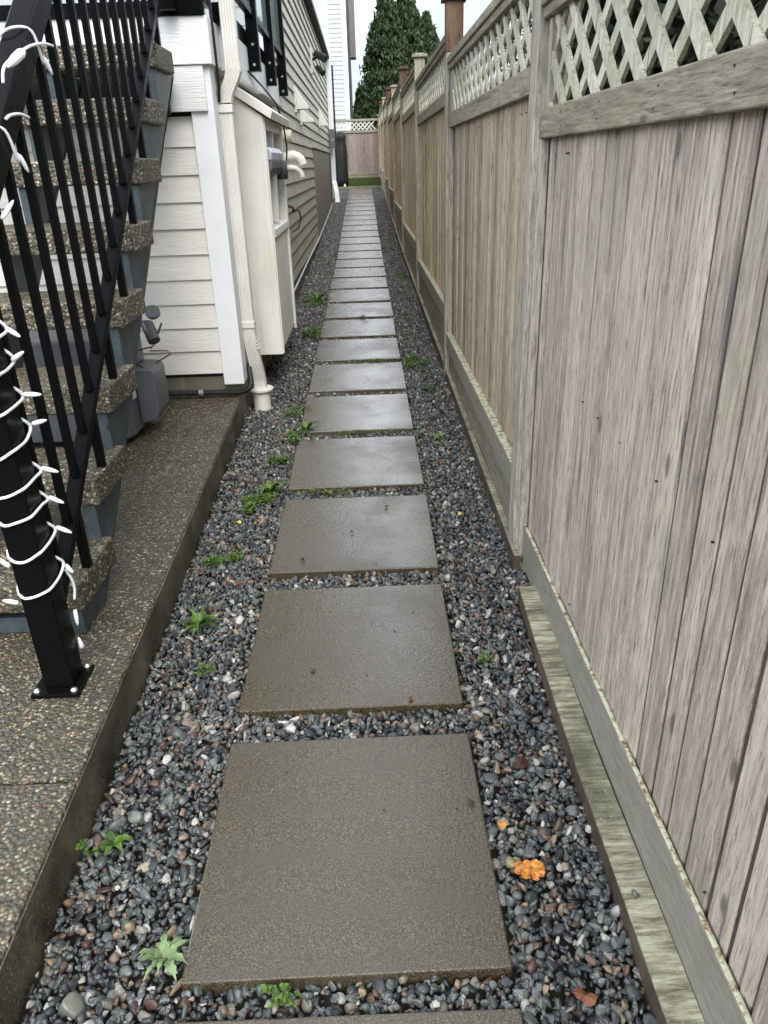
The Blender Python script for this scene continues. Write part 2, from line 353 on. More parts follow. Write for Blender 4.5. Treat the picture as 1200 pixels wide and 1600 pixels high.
def black_metal():
    mt, n, b = mat_new('wet_black_powder_coat'); b.inputs['Base Color'].default_value = (.004, .004, .0045, 1); b.inputs['Specular IOR Level'].default_value = .06
    b.inputs['Roughness'].default_value = .3
    v = N(n, 'ShaderNodeTexVoronoi'); v.inputs['Scale'].default_value = 170; L(n, posn(n), v.inputs['Vector'])
    dr = ramp(n, v.outputs['Distance'], [(.10, 1), (.2, 0)])
    L(n, ramp(n, noise(n, posn(n), 14, 4), [(.3, .18), (.7, .42)]), b.inputs['Roughness'])
    bump(n, b, dr, .5, .0015); return mt
M_black = black_metal()
M_blackflat = plain('matte_black', (.012, .012, .013), .6, bumpscale=40, bumpst=.3)
M_dark = plain('dark_gap', (.02, .018, .015), .9)
def teal():
    mt, n, b = mat_new('worn_teal_stringer'); b.inputs['Roughness'].default_value = .45
    a = noise(n, posn(n), 12, 6, .65); s = noise(n, posn(n, (1, 1, .4)), 26, 5, .7)
    c = ramp(n, a, [(.3, (.022, .031, .034)), (.5, (.040, .056, .062)), (.7, (.068, .090, .097))])
    c = mixc(n, ramp(n, s, [(.64, 0), (.69, .9)]), c, (.012, .012, .012))
    L(n, c, b.inputs['Base Color']); bump(n, b, noise(n, posn(n), 60, 4), .3); return mt
M_teal = teal()
M_grey = plain('grey_enclosure', (.115, .12, .13), .45, bumpscale=140, bumpst=.12, var=.12)
M_greyl = plain('galvanised_meter', (.52, .54, .57), .4, .2, bumpscale=20, bumpst=.2, var=.35)
M_greyd = plain('dark_grey_plastic', (.065, .065, .068), .4, var=.2)
M_steel = plain('steel_screw', (.55, .55, .55), .3, .9)
M_cord = plain('white_light_cord', (.82, .83, .84), .45)
M_bulb = plain('frosted_bulb', (.88, .89, .9), .25)
M_wire = plain('black_cable', (.012, .012, .012), .45)
M_wirer = plain('brown_cable', (.09, .03, .02), .5)
M_glass, _n, _b = mat_new('tinted_railing_glass'); _b.inputs['Base Color'].default_value = (.55, .68, .64, 1); _b.inputs['Roughness'].default_value = .03
_b.inputs['Transmission Weight'].default_value = .7; _b.inputs['IOR'].default_value = 1.5
M_soffit = plain('shadow_toned_soffit', (.035, .025, .018), .8, var=.3)  # near-black tone stands for the shadow under the upper storey
M_label = plain('paper_label', (.75, .75, .74), .5)
def leafy(name, c0, c1, rough=.5, sub=.0):
    mt, n, b = mat_new(name); b.inputs['Roughness'].default_value = rough
    c = ramp(n, attr(n), [(0, c0), (1, c1)])
    c = mixc(n, ramp(n, noise(n, posn(n), 60, 3), [(.4, .3), (.6, 0)]), c, tuple(q*.5 for q in c0))
    L(n, c, b.inputs['Base Color'])
    if sub:
        tr = N(n, 'ShaderNodeBsdfTranslucent'); L(n, c, tr.inputs['Color']); ms = N(n, 'ShaderNodeMixShader'); ms.inputs[0].default_value = sub
        out = n.nodes['Material Output']; L(n, b.outputs[0], ms.inputs[1]); L(n, tr.outputs[0], ms.inputs[2]); L(n, ms.outputs[0], out.inputs['Surface'])
    return mt
M_weed = leafy('weed_leaf', (.035, .07, .012), (.14, .24, .040), .45, .2)
M_weedp = leafy('pale_weed_leaf', (.11, .17, .07), (.27, .38, .17), .5, .2)
M_conif = leafy('conifer_foliage', (.014, .030, .010), (.066, .105, .034), .7)
M_shrub = leafy('hedge_foliage', (.009, .015, .007), (.045, .055, .020), .7)
M_bark = plain('rough_bark', (.06, .042, .03), .9, bumpscale=30, bumpst=.8, var=.4)
M_grass = leafy('lawn_grass', (.030, .050, .004), (.085, .125, .010), .6)
def blotch_leaf():
    mt, n, b = mat_new('orange_leaf'); b.inputs['Roughness'].default_value = .4
    c = ramp(n, noise(n, posn(n), 95, 5, .7), [(.36, (.16, .045, .012)), (.47, (.46, .16, .025)), (.62, (.66, .30, .06))])
    L(n, c, b.inputs['Base Color']); bump(n, b, noise(n, posn(n), 160, 4, .7), .3, .002); return mt
M_lor = blotch_leaf()
M_lbr = leafy('brown_leaf', (.045, .016, .012), (.09, .03, .018), .4)
M_lrd = leafy('russet_leaf', (.13, .045, .02), (.20, .07, .03), .45)
M_lyl = leafy('yellow_leaf', (.55, .42, .06), (.65, .52, .10), .5)
M_litter = leafy('dark_leaf_litter', (.02, .012, .008), (.09, .035, .02), .5)

# ================================================================== SETTING
def ground():
    ys = sorted(set(list(np.arange(-3, 30, .5))+[-40, -15, 60, 120, 300])); xs = [-150, -40, -8, -2.5, -.62, .6, 2.5, 8, 40, 150]
    m = MB(); vs = [(x, y, G(y)-.05) for y in ys for x in xs]; n = len(xs)
    m.add(vs, [(j*n+i, j*n+i+1, (j+1)*n+i+1, (j+1)*n+i) for j in range(len(ys)-1) for i in range(n-1)])
    return tag(m.build('ground', M_soil), kind='structure')
ground()
SX = lambda y: -.579-.0145*y                     # outer edge of the slab
def slab():
    sl_ = thing('patio_slab', (-1.5, 2, .1), None, None); sl_['kind'] = 'structure'
    ys = [-1.2, 1.252, 1.262, 2.786, 2.796, 4.06]
    zt = lambda y: .118+.0235*y+(.012 if y > 3.4 else 0)*(y-3.4)
    for a, b_, nm in ((-1.2, 1.254, 0), (1.262, 2.785, 0), (2.793, 4.045, 0)):
        m = MB(); x0 = -3.2
        m.hexa([(x0, a, -.2), (SX(a)-.003, a, -.2), (SX(b_)-.003, b_, -.2), (x0, b_, -.2), (x0, a, zt(a)), (SX(a)-.003, a, zt(a)), (SX(b_)-.003, b_, zt(b_)), (x0, b_, zt(b_))])
        m.build('slab_bay', M_agg, sl_, bevel=.006)
    m = MB()
    for k in range(20):
        a = -1.2+k*(5.25/20); b_ = a+5.25/20
        m.hexa([(SX(a)-.02, a, -.2), (SX(a), a, -.2), (SX(b_), b_, -.2), (SX(b_)-.02, b_, -.2), (SX(a)-.02, a, zt(a)-.006), (SX(a), a, zt(a)-.008), (SX(b_), b_, zt(b_)-.008), (SX(b_)-.02, b_, zt(b_)-.006)])
    m.build('slab_edge', M_slabside, sl_)
    return zt
ZS = slab()

# stepping slabs: one object each
PER, PY0 = .7255, .875
def paver(k):
    y0 = PY0+PER*k; cx = random.uniform(-.004, .004); cy = y0+.305; a = R(random.uniform(-.35, .35)); th = math.atan((G(cy+.3)-G(cy-.3))/.6)
    if k == 0: a = R(.35)
    m = MB().rnd(); h = .305
    m.box(-h, h, -h, h, -.045, 0)
    o = m.build('paver', M_paver, None, bevel=.004, seg=2)
    if k == -1: cy += .048
    o.location = (cx, cy, G(cy)); o.rotation_euler = (th, 0, a); return o
ords = ['nearest whole', 'second', 'third', 'fourth', 'fifth', 'sixth', 'seventh', 'eighth', 'ninth', 'tenth', 'eleventh', 'twelfth', 'thirteenth', 'fourteenth', 'fifteenth', 'sixteenth', 'seventeenth', 'eighteenth', 'nineteenth', 'twentieth', 'twenty-first', 'twenty-second', 'twenty-third', 'twenty-fourth', 'twenty-fifth', 'twenty-sixth', 'twenty-seventh', 'farthest']
for k in range(-1, 28):
    o = paver(k)
    if k == -1: lab = 'thin sliver of the paver cut off by the bottom edge of the photo'
    elif k == 27: lab = 'farthest pale paver, against the lawn edging board'
    elif k == 0: lab = 'largest looking brown wet paver, nearest whole one, beside the orange leaf'
    else: lab = '%s square wet concrete paver counted from the viewer along the path' % ords[k]
    tag(o, lab, 'paver', 'square pavers of the side path')

# gravel: one mass of stones
def ico(sub):
    import bmesh
    bm = bmesh.new(); bmesh.ops.create_icosphere(bm, subdivisions=sub, radius=1.0)
    bm.verts.ensure_lookup_table()
    V = np.array([v.co[:] for v in bm.verts]); F = np.array([[l.index for l in f.verts] for f in bm.faces]); bm.free(); return V, F
def stones(name, pts, rad, sub, mat=None):
    n = len(pts); V0, F0 = ico(sub); T = 14; tm = []
    for t in range(T):
        V = V0.copy()
        for _ in range(9):                     # chip flat faces off the pebble
            d = rng.normal(size=3); d /= np.linalg.norm(d); c = rng.uniform(.34, .66); pr = V@d
            V -= np.outer(np.maximum(pr-c, 0), d)
        V *= 1+rng.normal(0, .03, (len(V), 1)); tm.append(V)
    tm = np.array(tm); ti = rng.integers(0, T, n)
    rad = rad*1.22; sc = np.stack([rng.uniform(.8, 1.35, n), rng.uniform(.75, 1.1, n), rng.uniform(.5, .9, n)], 1)*rad[:, None]
    q = rng.normal(size=(n, 4)); q[:, 1:3] *= .45; q /= np.linalg.norm(q, axis=1)[:, None]
    w, x, y, z = q.T[[0, 1, 2, 3]]
    Rm = np.stack([1-2*(y*y+z*z), 2*(x*y-z*w), 2*(x*z+y*w), 2*(x*y+z*w), 1-2*(x*x+z*z), 2*(y*z-x*w), 2*(x*z-y*w), 2*(y*z+x*w), 1-2*(x*x+y*y)], 1).reshape(n, 3, 3)
    P = tm[ti]*sc[:, None, :]
    P = np.einsum('nij,nkj->nki', Rm, P)+pts[:, None, :]
    nv = len(V0); F = (F0[None]+(np.arange(n)*nv)[:, None, None]).reshape(-1, 3)
    return P.reshape(-1, 3), F, np.repeat(rng.random(n), len(F0))
def gravel():
    Vs, Fs, Rs, base = [], [], [], 0
    def layer(y0, y1, sp, r0, r1, sub, zoff):
        nonlocal base
        xs = np.arange(-.70, .64, sp); ys = np.arange(y0, y1, sp)
        X, Y = np.meshgrid(xs, ys); X = X.ravel()+rng.uniform(-.45, .45, X.size)*sp; Y = Y.ravel()+rng.uniform(-.45, .45, Y.size)*sp
        k = np.floor((Y-PY0)/PER); fr = (Y-PY0)-k*PER
        onp = (np.abs(X) < .305+.004) & (fr > -.004) & (fr < .614) & (k >= -1) & (k <= 27)
        lft = np.where(Y < 4.05, -.579-.0145*Y+.006, np.where((Y > 4.05) & (Y < 6.2), -.70, -.625)); rgt = np.where(Y < 2.1, .535, .60)
        rgt = np.where(Y > 2.4, .578, rgt)
        ok = ~onp & (X > lft) & (X < rgt) & (Y < 21.35)
        X, Y = X[ok], Y[ok]; n = len(X)
        rad = rng.uniform(r0, r1, n)*np.where(rng.random(n) < .06, 1.35, 1)
        dist = np.minimum(np.abs(np.abs(X)-.305), .05)  # stones keep clear of slab rims
        Z = np.interp(Y, GY, GZ)+zoff+rng.uniform(-.005, .006, n)+.006*np.sin(X*9+Y*3)*np.cos(Y*5)
        ingap = (np.abs(X) < .33); Z = np.where(ingap, Z-.008, Z)
        V, F, r = stones('g', np.stack([X, Y, Z], 1), rad, sub)
        Vs.append(V); Fs.append(F+base); Rs.append(r); base += len(V)
    layer(.35, 3.0, .0168, .0062, .0146, 2, -.015)
    layer(3.0, 4.2, .0172, .0068, .0145, 1, -.015)
    layer(.35, 4.2, .0140, .0058, .0105, 1, -.021)
    layer(4.2, 9, .0170, .0075, .0135, 1, -.015)
    layer(4.2, 9, .0180, .0075, .0125, 1, -.028)
    layer(9, 21.4, .021, .010, .016, 1, -.018)
    o = npmesh('gravel', np.concatenate(Vs), np.concatenate(Fs), M_stone, np.concatenate(Rs), smooth=False)
    tag(o, 'dark wet mixed gravel filling the path around the pavers', 'gravel', kind='stuff')
gravel()

# lawn and edging board at the end of the path
m = MB(); m.box(-.62, .60, 21.33, 21.37, G(21.3)-.1, G(21.3)+.035)
tag(m.build('edging_board', M_railx, bevel=.003), 'thin pale edging board across the end of the path, before the lawn', 'edging board')
m = MB(); m.add([(-1.6, 21.37, G(21.4)), (.62, 21.37, G(21.4)), (.62, 24.1, G(24.05)+.0), (-1.6, 24.1, G(24.05))], [(0, 1, 2, 3)])
tag(m.build('lawn_ground', plain('lawn_earth', (.03, .06, .012), .9, var=.4)), kind='structure')
def grass():
    n = 16000; x = rng.uniform(-1.5, .6, n); y = rng.uniform(21.4, 23.95, n); z = np.interp(y, GY, GZ)
    h = rng.uniform(.02, .05, n); a = rng.uniform(0, 6.28, n); lx = rng.normal(0, .012, n); ly = rng.normal(0, .012, n); w = .004
    A = np.stack([x-w*np.cos(a), y-w*np.sin(a), z], 1); B = np.stack([x+w*np.cos(a), y+w*np.sin(a), z], 1); C = np.stack([x+lx, y+ly, z+h], 1)
    V = np.stack([A, B, C], 1).reshape(-1, 3); F = np.arange(3*n).reshape(-1, 3)
    tag(npmesh('lawn', V, F, M_grass, rng.random(n)), 'small patch of short green lawn before the far fence', 'grass', kind='stuff')
grass()

# ================================================================== FENCE ON THE RIGHT
FX = .612                                        # face of the boards
POSTS = [-.25, 2.345, 4.77, 7.5, 10.3, 13.0, 15.8, 18.4, 21.2, 23.93]
BL = [1.415, 1.538, 1.663, 1.80, 1.925, 2.05, 2.16, 2.23, 2.25]        # underside of the lattice rail, stepping up
RT = [.208, .378, .53, .66, .80, .94, 1.07, 1.20, 1.26]                # top of the bottom rail
TOP = [1.95, 2.0, 2.15, 2.19, 2.375, 2.41, 2.60, 2.63, 2.74, 2.70]
fence = thing('board_fence', (.62, 2, 0), 'tall weathered board fence with lattice top along the right of the path', 'fence')
PM = [M_postw, M_postw, M_postb, M_postw, M_postb, M_postw, M_postb, M_postw, M_postb, M_postw]
for i, y in enumerate(POSTS):
    m = MB().rnd(); yb = y; w = .09
    m.box(.568, .568+w, yb, yb+w, G(yb)-.1, TOP[i] if i < 9 else 2.6)
    stained = PM[i] is M_postb
    if stained:      # stained tenon above the rail, weathered shaft below
        m = MB().rnd(); cut = BL[min(i-1, 8)]+.37
        m.box(.568, .568+w, yb, yb+w, G(yb)-.1, cut)
    p = m.build('post', M_postw if i < 5 else M_board_tan, fence, bevel=.004)
    if stained:
        m = MB().rnd(); m.box(.566, .570+w, yb-.002, yb+w+.002, cut, TOP[i]); m.build('post_top', M_postb, p, bevel=.004, label='red-brown stained top length of the post')
    m = MB().rnd(); t = TOP[i] if i < 9 else 2.6
    c0, c1 = .568-.022, .568+w+.022
    m.box(c0, c1, yb-.022, yb+w+.022, t, t+.022)
    m.hexa([(c0+.008, yb-.014, t+.022), (c1-.008, yb-.014, t+.022), (c1-.008, yb+w+.014, t+.022), (c0+.008, yb+w+.014, t+.022), (c0+.04, yb+.02, t+.034), (c1-.04, yb+.02, t+.034), (c1-.04, yb+w-.02, t+.034), (c0+.04, yb+w-.02, t+.034)])
    m.build('post_cap', M_cap if not stained else M_postb, p, bevel=.003)
    # pale nailing batten beside the post
    if i in (0, 1, 2, 3):
        m = MB().rnd(.9); m.box(.585, .611, yb-.026, yb-.001, G(yb)+.02, BL[max(i-1, 0)]-.002); m.build('nailing_batten', M_postw, fence, bevel=.002)
def panel(i):
    y0 = POSTS[i]+.09; y1 = POSTS[i+1]; bl = BL[i]; rtp = RT[i]
    if i == 0: y0 = -.16
    ye = y1-.026 if i < 3 else y1
    near = i < 3
    # boards (one part): each board its own depth, gap and grain
    m = MB(); y = y0; bw = .086
    zb = rtp-.13
    while y < ye-.02:
        w_ = min(bw*random.uniform(.85, 1.15), ye-y); m.rnd(); dx = random.uniform(-.003, .003)
        g = random.uniform(.006, .012)
        e = random.uniform(.002, .004)          # rounded tongue edge
        xa = FX+dx
        m.prism([(xa+e, y+g*.5), (xa+.019, y+g*.5), (xa+.019, y+w_-g*.5), (xa+e, y+w_-g*.5), (xa, y+w_-g*.5-e), (xa, y+g*.5+e)][::-1], 'z', zb, bl+.03)
        if random.random() < .5 and near:      # raised bead / lath, toned pale to imitate board edges catching light
            yy = y+w_*random.uniform(.1, .9); m.rnd(.95); m.box(xa-.0025, xa+.001, yy, yy+random.uniform(.006, .016), zb, bl+.02)
        y += w_
    m.build('board_panel', M_board if i == 0 else M_board2 if i == 1 else M_board_tan, fence, bevel=0)
    m = MB().rnd(.1); m.box(FX+.0065, FX+.0235, y0, y1-.0005, zb+.001, bl+.029); m.build('backing_board', M_joint, fence)
    # lattice rail
    m = MB().rnd(); m.box(.586, .611, y0, y1-.002, bl, bl+.075); m.build('lattice_rail', M_railw, fence, bevel=.004)
    m = MB().rnd(); m.box(.622, .645, y0, y1-.002, bl+.01, bl+.08); m.build('rear_rail', M_railw, fence)
    # lattice
    lz0, lz1 = bl+.0755, bl+.285; m1 = MB(); ta = math.tan(R(39)); sp = .147; wy = .047
    dz = lz1-lz0; dy = dz/ta
    def slat(ya, s, x0, x1):        # s=+1 leans away, -1 leans towards the viewer
        yb_ = ya+s*dy
        p = [(ya, lz0), (ya+wy, lz0), (yb_+wy, lz1), (yb_, lz1)]
        lo, hi = y0+.002, y1-.004
        if min(q[0] for q in p) < lo or max(q[0] for q in p) > hi:
            out = p                       # clip polygon to the bay
            for bound, keep in ((lo, 1), (hi, -1)):
                nn = []
                for a_, b_ in zip(out, out[1:]+out[:1]):
                    ia = (a_[0]-bound)*keep >= 0; ib = (b_[0]-bound)*keep >= 0
                    if ia: nn.append(a_)
                    if ia != ib: t = (bound-a_[0])/(b_[0]-a_[0]); nn.append((bound, a_[1]+t*(b_[1]-a_[1])))
                out = nn
                if len(out) < 3: return
            p = out
        m1.rnd(); m1.prism(p, 'x', x0, x1)
    ya = y0-dy-.1
    while ya < y1+dy:
        slat(ya, 1, .596, .605); slat(ya+.03, -1, .6055, .6145); ya += sp
    m1.build('lattice', M_lattice, fence, bevel=0)
    m = MB().rnd(); m.box(.580, .6225, y0, y1-.002, lz1+.0, lz1+.028); m.build('lattice_frame', M_railw, fence, bevel=.003)
    m = MB().rnd(); m.box(.570, .640, y0, y1-.002, lz1+.0285, lz1+.062); m.build('top_rail', M_railw, fence, bevel=.004)
    # side stiles of the lattice
    for sa, sb in ((y0, y0+.03), (ye-.03, ye-.001)): m = MB().rnd(); m.box(.592, .6225, sa, sb, lz0, lz1-.001); m.build('lattice_stile', M_postw, fence, bevel=.002)
    # bottom rail and rot board
    m = MB().rnd(); m.box(.575 if i else .598, .611 if i else .640, y0, y1-.001, rtp-.14 if i == 0 else rtp-.10, rtp); 
    if i == 0: m = MB().rnd(); m.box(.598, .6105, y0, y1-.001, .055, rtp)
    m.build('bottom_rail', M_railtop, fence, bevel=.004)
    if i:
        m = MB().rnd(); ga = G(y0); gb_ = G(y1)
        m.hexa([(.592, y0, ga-.02), (.6105, y0, ga-.02), (.6105, y1, gb_-.02), (.592, y1, gb_-.02), (.592, y0, rtp-.104), (.6105, y0, rtp-.104), (.6105, y1, rtp-.104), (.592, y1, rtp-.104)])
        m.build('rot_board', M_railw, fence)
for i in range(9): panel(i)
def nail(x, y, z, l=.012):
    m = MB(); m.tube([(x+.003, y, z), (x-.0012, y, z)], .0022, 7); m.build('nail', M_blackflat, fence)
for y in (.55, .82, 1.13, 1.44, 1.78, 2.1, 2.75, 3.3, 3.9, 4.4):
    b_ = BL[0] if y < 2.3 else BL[1]
    nail(.586, y, b_+.022); nail(.586, y+random.uniform(-.02, .02), b_+.055)
for k in range(26):
    y = random.uniform(.5, 4.5); b_ = 0 if y < 2.3 else 1
    nail(FX-.003, y, random.choice((RT[b_]+.035, BL[b_]-.04, (RT[b_]+BL[b_])*.5)))
# loose kerb timbers at the foot of the fence
def kerb(pts, w, h, lab):
    m = MB().rnd(); n = len(pts)
    top = MB().rnd()
    for (xa, ya), (xb, yb) in zip(pts, pts[1:]):
        m.hexa([(xa, ya, G(ya)-.08), (xa+w, ya, G(ya)-.08), (xb+w, yb, G(yb)-.08), (xb, yb, G(yb)-.08), (xa, ya, G(ya)+h-.004), (xa+w, ya, G(ya)+h-.004), (xb+w, yb, G(yb)+h-.004), (xb, yb, G(yb)+h-.004)])
        top.hexa([(xa, ya, G(ya)+h-.0035), (xa+w, ya, G(ya)+h-.0035), (xb+w, yb, G(yb)+h-.0035), (xb, yb, G(yb)+h-.0035), (xa+.001, ya, G(ya)+h), (xa+w, ya, G(ya)+h), (xb+w, yb, G(yb)+h), (xb+.001, yb, G(yb)+h)])
    o = thing('kerb_timber', (pts[0][0], pts[0][1], G(pts[0][1])), lab, 'kerb timber', 'kerb timbers along the fence foot')
    m.build('timber_body', M_kerbside, o); top.build('timber_top', M_kerb, o); return o
kerb([(.536, .0), (.534, .9), (.530, 1.3), (.536, 1.8), (.545, 2.10)], .062, .045, 'mossy green kerb timber at lower right, below the nearest fence panel')
kerb([(.566, 2.30), (.566, 4.72)], .024, .05, 'kerb timber between the nearest two fence posts, greenish top')
kerb([(.566, 4.90), (.566, 7.45)], .024, .06, 'kerb timber below the fence panel between the second and third posts')
kerb([(.566, 7.62), (.566, 10.28), (.566, 12.95), (.566, 15.75), (.566, 21.1)], .024, .06, 'long farthest kerb timber running on to the end of the fence')

# far fence across the lawn
ff = thing('cross_fence', (0, 24, 1), 'pinkish board fence with white lattice closing the far end of the lawn', 'fence')
m = MB(); x = -1.7
while x < .57:
    w_ = random.uniform(.085, .14); m.rnd(); m.box(x+.003, min(x+w_-.003, .57), 24.0+random.uniform(-.003, .003), 24.02, 1.02, 2.20); x += w_
m.build('board_panel', wood('pinkish_boards', [(.3, (.11, .085, .085)), (.5, (.25, .195, .185)), (.75, (.36, .30, .28))], 'z', boardvar=.9), ff)
m = MB().rnd(); m.box(-1.7, .57, 24.021, 24.03, 1.0, 2.2); m.build('backing_board', M_board_tan, ff)
m = MB().rnd(); m.box(-1.7, .57, 23.97, 23.999, 2.18, 2.25); m.build('lattice_rail', M_railx, ff, bevel=.004)
m = MB().rnd(); m.box(-1.7, .57, 23.95, 24.04, 2.475, 2.53); m.build('top_rail', M_railx, ff, bevel=.004)
m = MB().rnd(); m.box(-1.7, .57, 23.96, 23.998, 1.07, 1.14); m.build('bottom_rail', M_railx, ff, bevel=.004)
m = MB().rnd(); m.box(-1.7, .57, 23.97, 23.998, .94, 1.065); m.build('rot_board', M_railx, ff)
m = MB()
for k in range(-4, 24):
    for s, ya, yb in ((1, 23.975, 23.985), (-1, 23.986, 23.996)):
        x0 = -1.7+k*.12; x1 = x0+s*.225
        if s < 0: x0 += .02; x1 += .02
        if min(x0, x1) < -1.7 or max(x0, x1)+.04 > .57: continue
        m.rnd(); m.prism([(x0, 2.25), (x0+.042, 2.25), (x1+.042, 2.475), (x1, 2.475)][::-1], 'y', ya, yb)
m.build('lattice', pebble_white('white_lattice', (.62, .60, .55)), ff)

# ================================================================== HOUSE ON THE LEFT
WX = -.62; YF = 4.02; EXP = .1235; ZB = .354
house = thing('house', (-.62, 4.1, .1), 'cream lap-sided house with black-edged deck, filling the left of the path', 'house')
def laps_front(mb, x0, x1, n, z0=ZB, e=EXP, y=YF):
    for k in range(n):
        a = z0+k*e; mb.rnd(); mb.hexa([(x0, y, a), (x1, y, a), (x1, y+.03, a), (x0, y+.03, a), (x0, y+.015, a+e+.006), (x1, y+.015, a+e+.006), (x1, y+.03, a+e+.006), (x0, y+.03, a+e+.006)])
def laps_side(mb, y0, y1, za, zb_, x=WX, e=EXP, z0=ZB):
    k = 0
    while z0+k*e < zb_-.01:
        a = z0+k*e; b_ = min(a+e+.006, zb_); k += 1
        if b_ < za: continue
        a = max(a, za); t = .021*(b_-a)/e; cuts = [y0]
        while cuts[-1] < y1: cuts.append(min(y1, cuts[-1]+random.uniform(2.2, 3.6)))
        for c0, c1 in zip(cuts, cuts[1:]):
            mb.rnd(); g = .0015
            mb.hexa([(x-.03, c0+g, a), (x, c0+g, a), (x, c1-g, a), (x-.03, c1-g, a), (x-.03, c0+g, b_), (x-t, c0+g, b_), (x-t, c1-g, b_), (x-.03, c1-g, b_)])
m = MB(); laps_front(m, -3.3, -.7175, 10); m.build('front_siding', M_sid, house)
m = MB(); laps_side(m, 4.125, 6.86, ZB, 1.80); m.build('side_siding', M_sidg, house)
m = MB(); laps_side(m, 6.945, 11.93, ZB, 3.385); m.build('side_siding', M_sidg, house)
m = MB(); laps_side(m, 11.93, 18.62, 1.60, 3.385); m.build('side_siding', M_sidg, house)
m = MB(); m.box(-.716, -.607, 3.999, 4.021, .295, 1.799); m.build('corner_trim', M_trim, house, bevel=.003)
m = MB(); m.box(-.630, -.607, 4.0215, 4.12, .30, 1.799); m.build('corner_trim', M_trim, house, bevel=.003)
m = MB(); m.box(-3.3, -.634, 3.978, 3.9985, 1.612, 1.7985); m.build('skirt_board', M_band, house, bevel=.003)
m = MB(); m.box(-3.3, -.588, 3.968, 4.249, 1.80, 1.988); m.build('band_board', M_band, house, bevel=.003)
m = MB(); m.box(-3.3, -.551, 4.25, 6.83, 1.80, 1.988); m.build('rim_board', M_band, house, bevel=.003)
m = MB(); m.box(-.602, -.546, 6.8305, 6.86, 1.79, 1.992); m.build('rim_end_trim', M_trim, house, bevel=.003)
m = MB(); m.box(-3.3, -.64, 4.055, 18.6, -.3, 3.38); m.build('wall_core', M_dark, house) if False else None
m = MB(); m.box(-3.3, -.652, 4.052, 6.86, .33, 1.79); m.box(-3.3, -.652, 6.9, 18.6, .33, 3.42); m.build('sheathing', M_dark, house)
m = MB(); m.box(-3.3, -.64, 4.048, 18.6, -.3, .33); m.build('foundation', M_conc, house)
m = MB(); m.box(-.70, -.605, 6.862, 6.944, 2.0, 3.42); m.build('corner_trim', M_trim, house, bevel=.003)
m = MB(); laps_front(m, -3.3, -.72, 12, 2.0, .1235, 6.87); m.build('rear_deck_siding', M_sidw, house)
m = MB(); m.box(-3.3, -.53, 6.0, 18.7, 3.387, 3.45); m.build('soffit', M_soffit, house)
m = MB(); m.box(-3.3, -.59, 7.0, 18.55, 3.4505, 7.2); m.build('upper_wall', M_trim, house)
for y in (8.2, 9.4, 10.6, 11.8, 13, 14.2, 15.4, 16.6, 17.8):
    m = MB(); m.box(-.5895, -.575, y, y+.05, 3.4505, 7.2); m.build('batten', M_trim, house)
m = MB(); m.box(-.66, -.603, 18.56, 18.70, .6, 7.2); m.build('corner_trim', M_trim, house, bevel=.003)
m = MB(); m.box(-.66, -.612, 11.955, 17.35, .15, 1.585); m.build('stucco_panel', M_taupe, house, bevel=.004)
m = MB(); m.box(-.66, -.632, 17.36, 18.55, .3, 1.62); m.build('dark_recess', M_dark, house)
m = MB(); m.box(-.64, -.600, 11.94, 17.6, 1.587, 1.60); m.build('drip_flashing', M_blackflat, house)

# balcony rail with fascia-mounted posts and glass
bal = thing('deck_balustrade', (-.6, 5, 2), 'black metal and glass balustrade of the deck, posts fixed outside its white rim', 'balustrade')
m = MB(); m.box(-.60, -.553, 4.2, 6.80, 1.990, 2.075); m.build('edge_beam', M_black, bal, bevel=.002)
m = MB(); m.box(-3.3, -.60, 3.955, 4.0, 1.990, 2.045); m.build('edge_beam', M_black, bal, bevel=.002)
m = MB(); m.box(-.80, -.602, 3.965, 4.19, 2.047, 2.4); m.build('corner_panel', M_black, bal, bevel=.003)
for y in (4.98, 5.84, 6.70):
    m = MB(); m.box(-.549, -.484, y, y+.065, 1.868, 3.15); p = m.build('post', M_black, bal, bevel=.003)
    for z in (1.90, 2.0):
        m = MB(); m.tube([(-.5165, y-.004, z), (-.5165, y+.002, z)], .008, 8); m.build('bolt', M_steel, p)
for a, b_ in ((4.2, 4.978), (5.047, 5.838), (5.907, 6.698)):
    m = MB(); m.box(-.535, -.50, a, b_, 2.13, 2.165); m.build('lower_rail', M_black, bal, bevel=.003)
    m = MB(); m.box(-.521, -.513, a+.003, b_-.003, 2.168, 3.04); m.build('glass_panel', M_glass, bal)
    m = MB(); m.box(-.535, -.50, a, b_, 3.045, 3.085); m.build('upper_rail', M_black, bal, bevel=.003)

# utility cupboard built on the side wall
cup = thing('utility_cupboard', (-.53, 5.05, .3), 'tall cream utility cupboard with sloped top on the house side, behind the downspout', 'cupboard')
X1 = -.45; Y0c, Y1c = 4.58, 5.56
m = MB(); m.prism([(-.619, .318), (X1, .318), (X1, 1.615), (-.619, 1.735)], 'y', Y0c, Y0c+.02); m.build('end_panel', M_chase, cup, bevel=.002)
m = MB(); m.prism([(-.619, .318), (X1, .318), (X1, 1.615), (-.619, 1.735)], 'y', Y1c-.02, Y1c); m.build('end_panel', M_chase, cup, bevel=.002)
m = MB(); m.box(-.61, X1+.006, Y0c+.0205, Y0c+.055, .318, 1.612); m.build('stile', M_chase, cup, bevel=.002)
m = MB(); m.box(-.50, X1+.009, Y1c-.075, Y1c-.0205, .300, 1.612); m.build('stile', M_spout, cup, bevel=.002)
m = MB(); m.box(-.50, X1+.004, Y0c+.056, Y1c-.076, 1.555, 1.612); m.build('head_rail', M_spout, cup, bevel=.002)
m = MB(); m.box(-.50, X1-.004, 5.045, 5.085, 1.052, 1.554); m.build('mullion', M_spout, cup, bevel=.002)
m = MB(); m.box(-.560, -.552, Y0c+.056, Y1c-.076, 1.05, 1.554); m.build('back_board', M_taupe, cup)
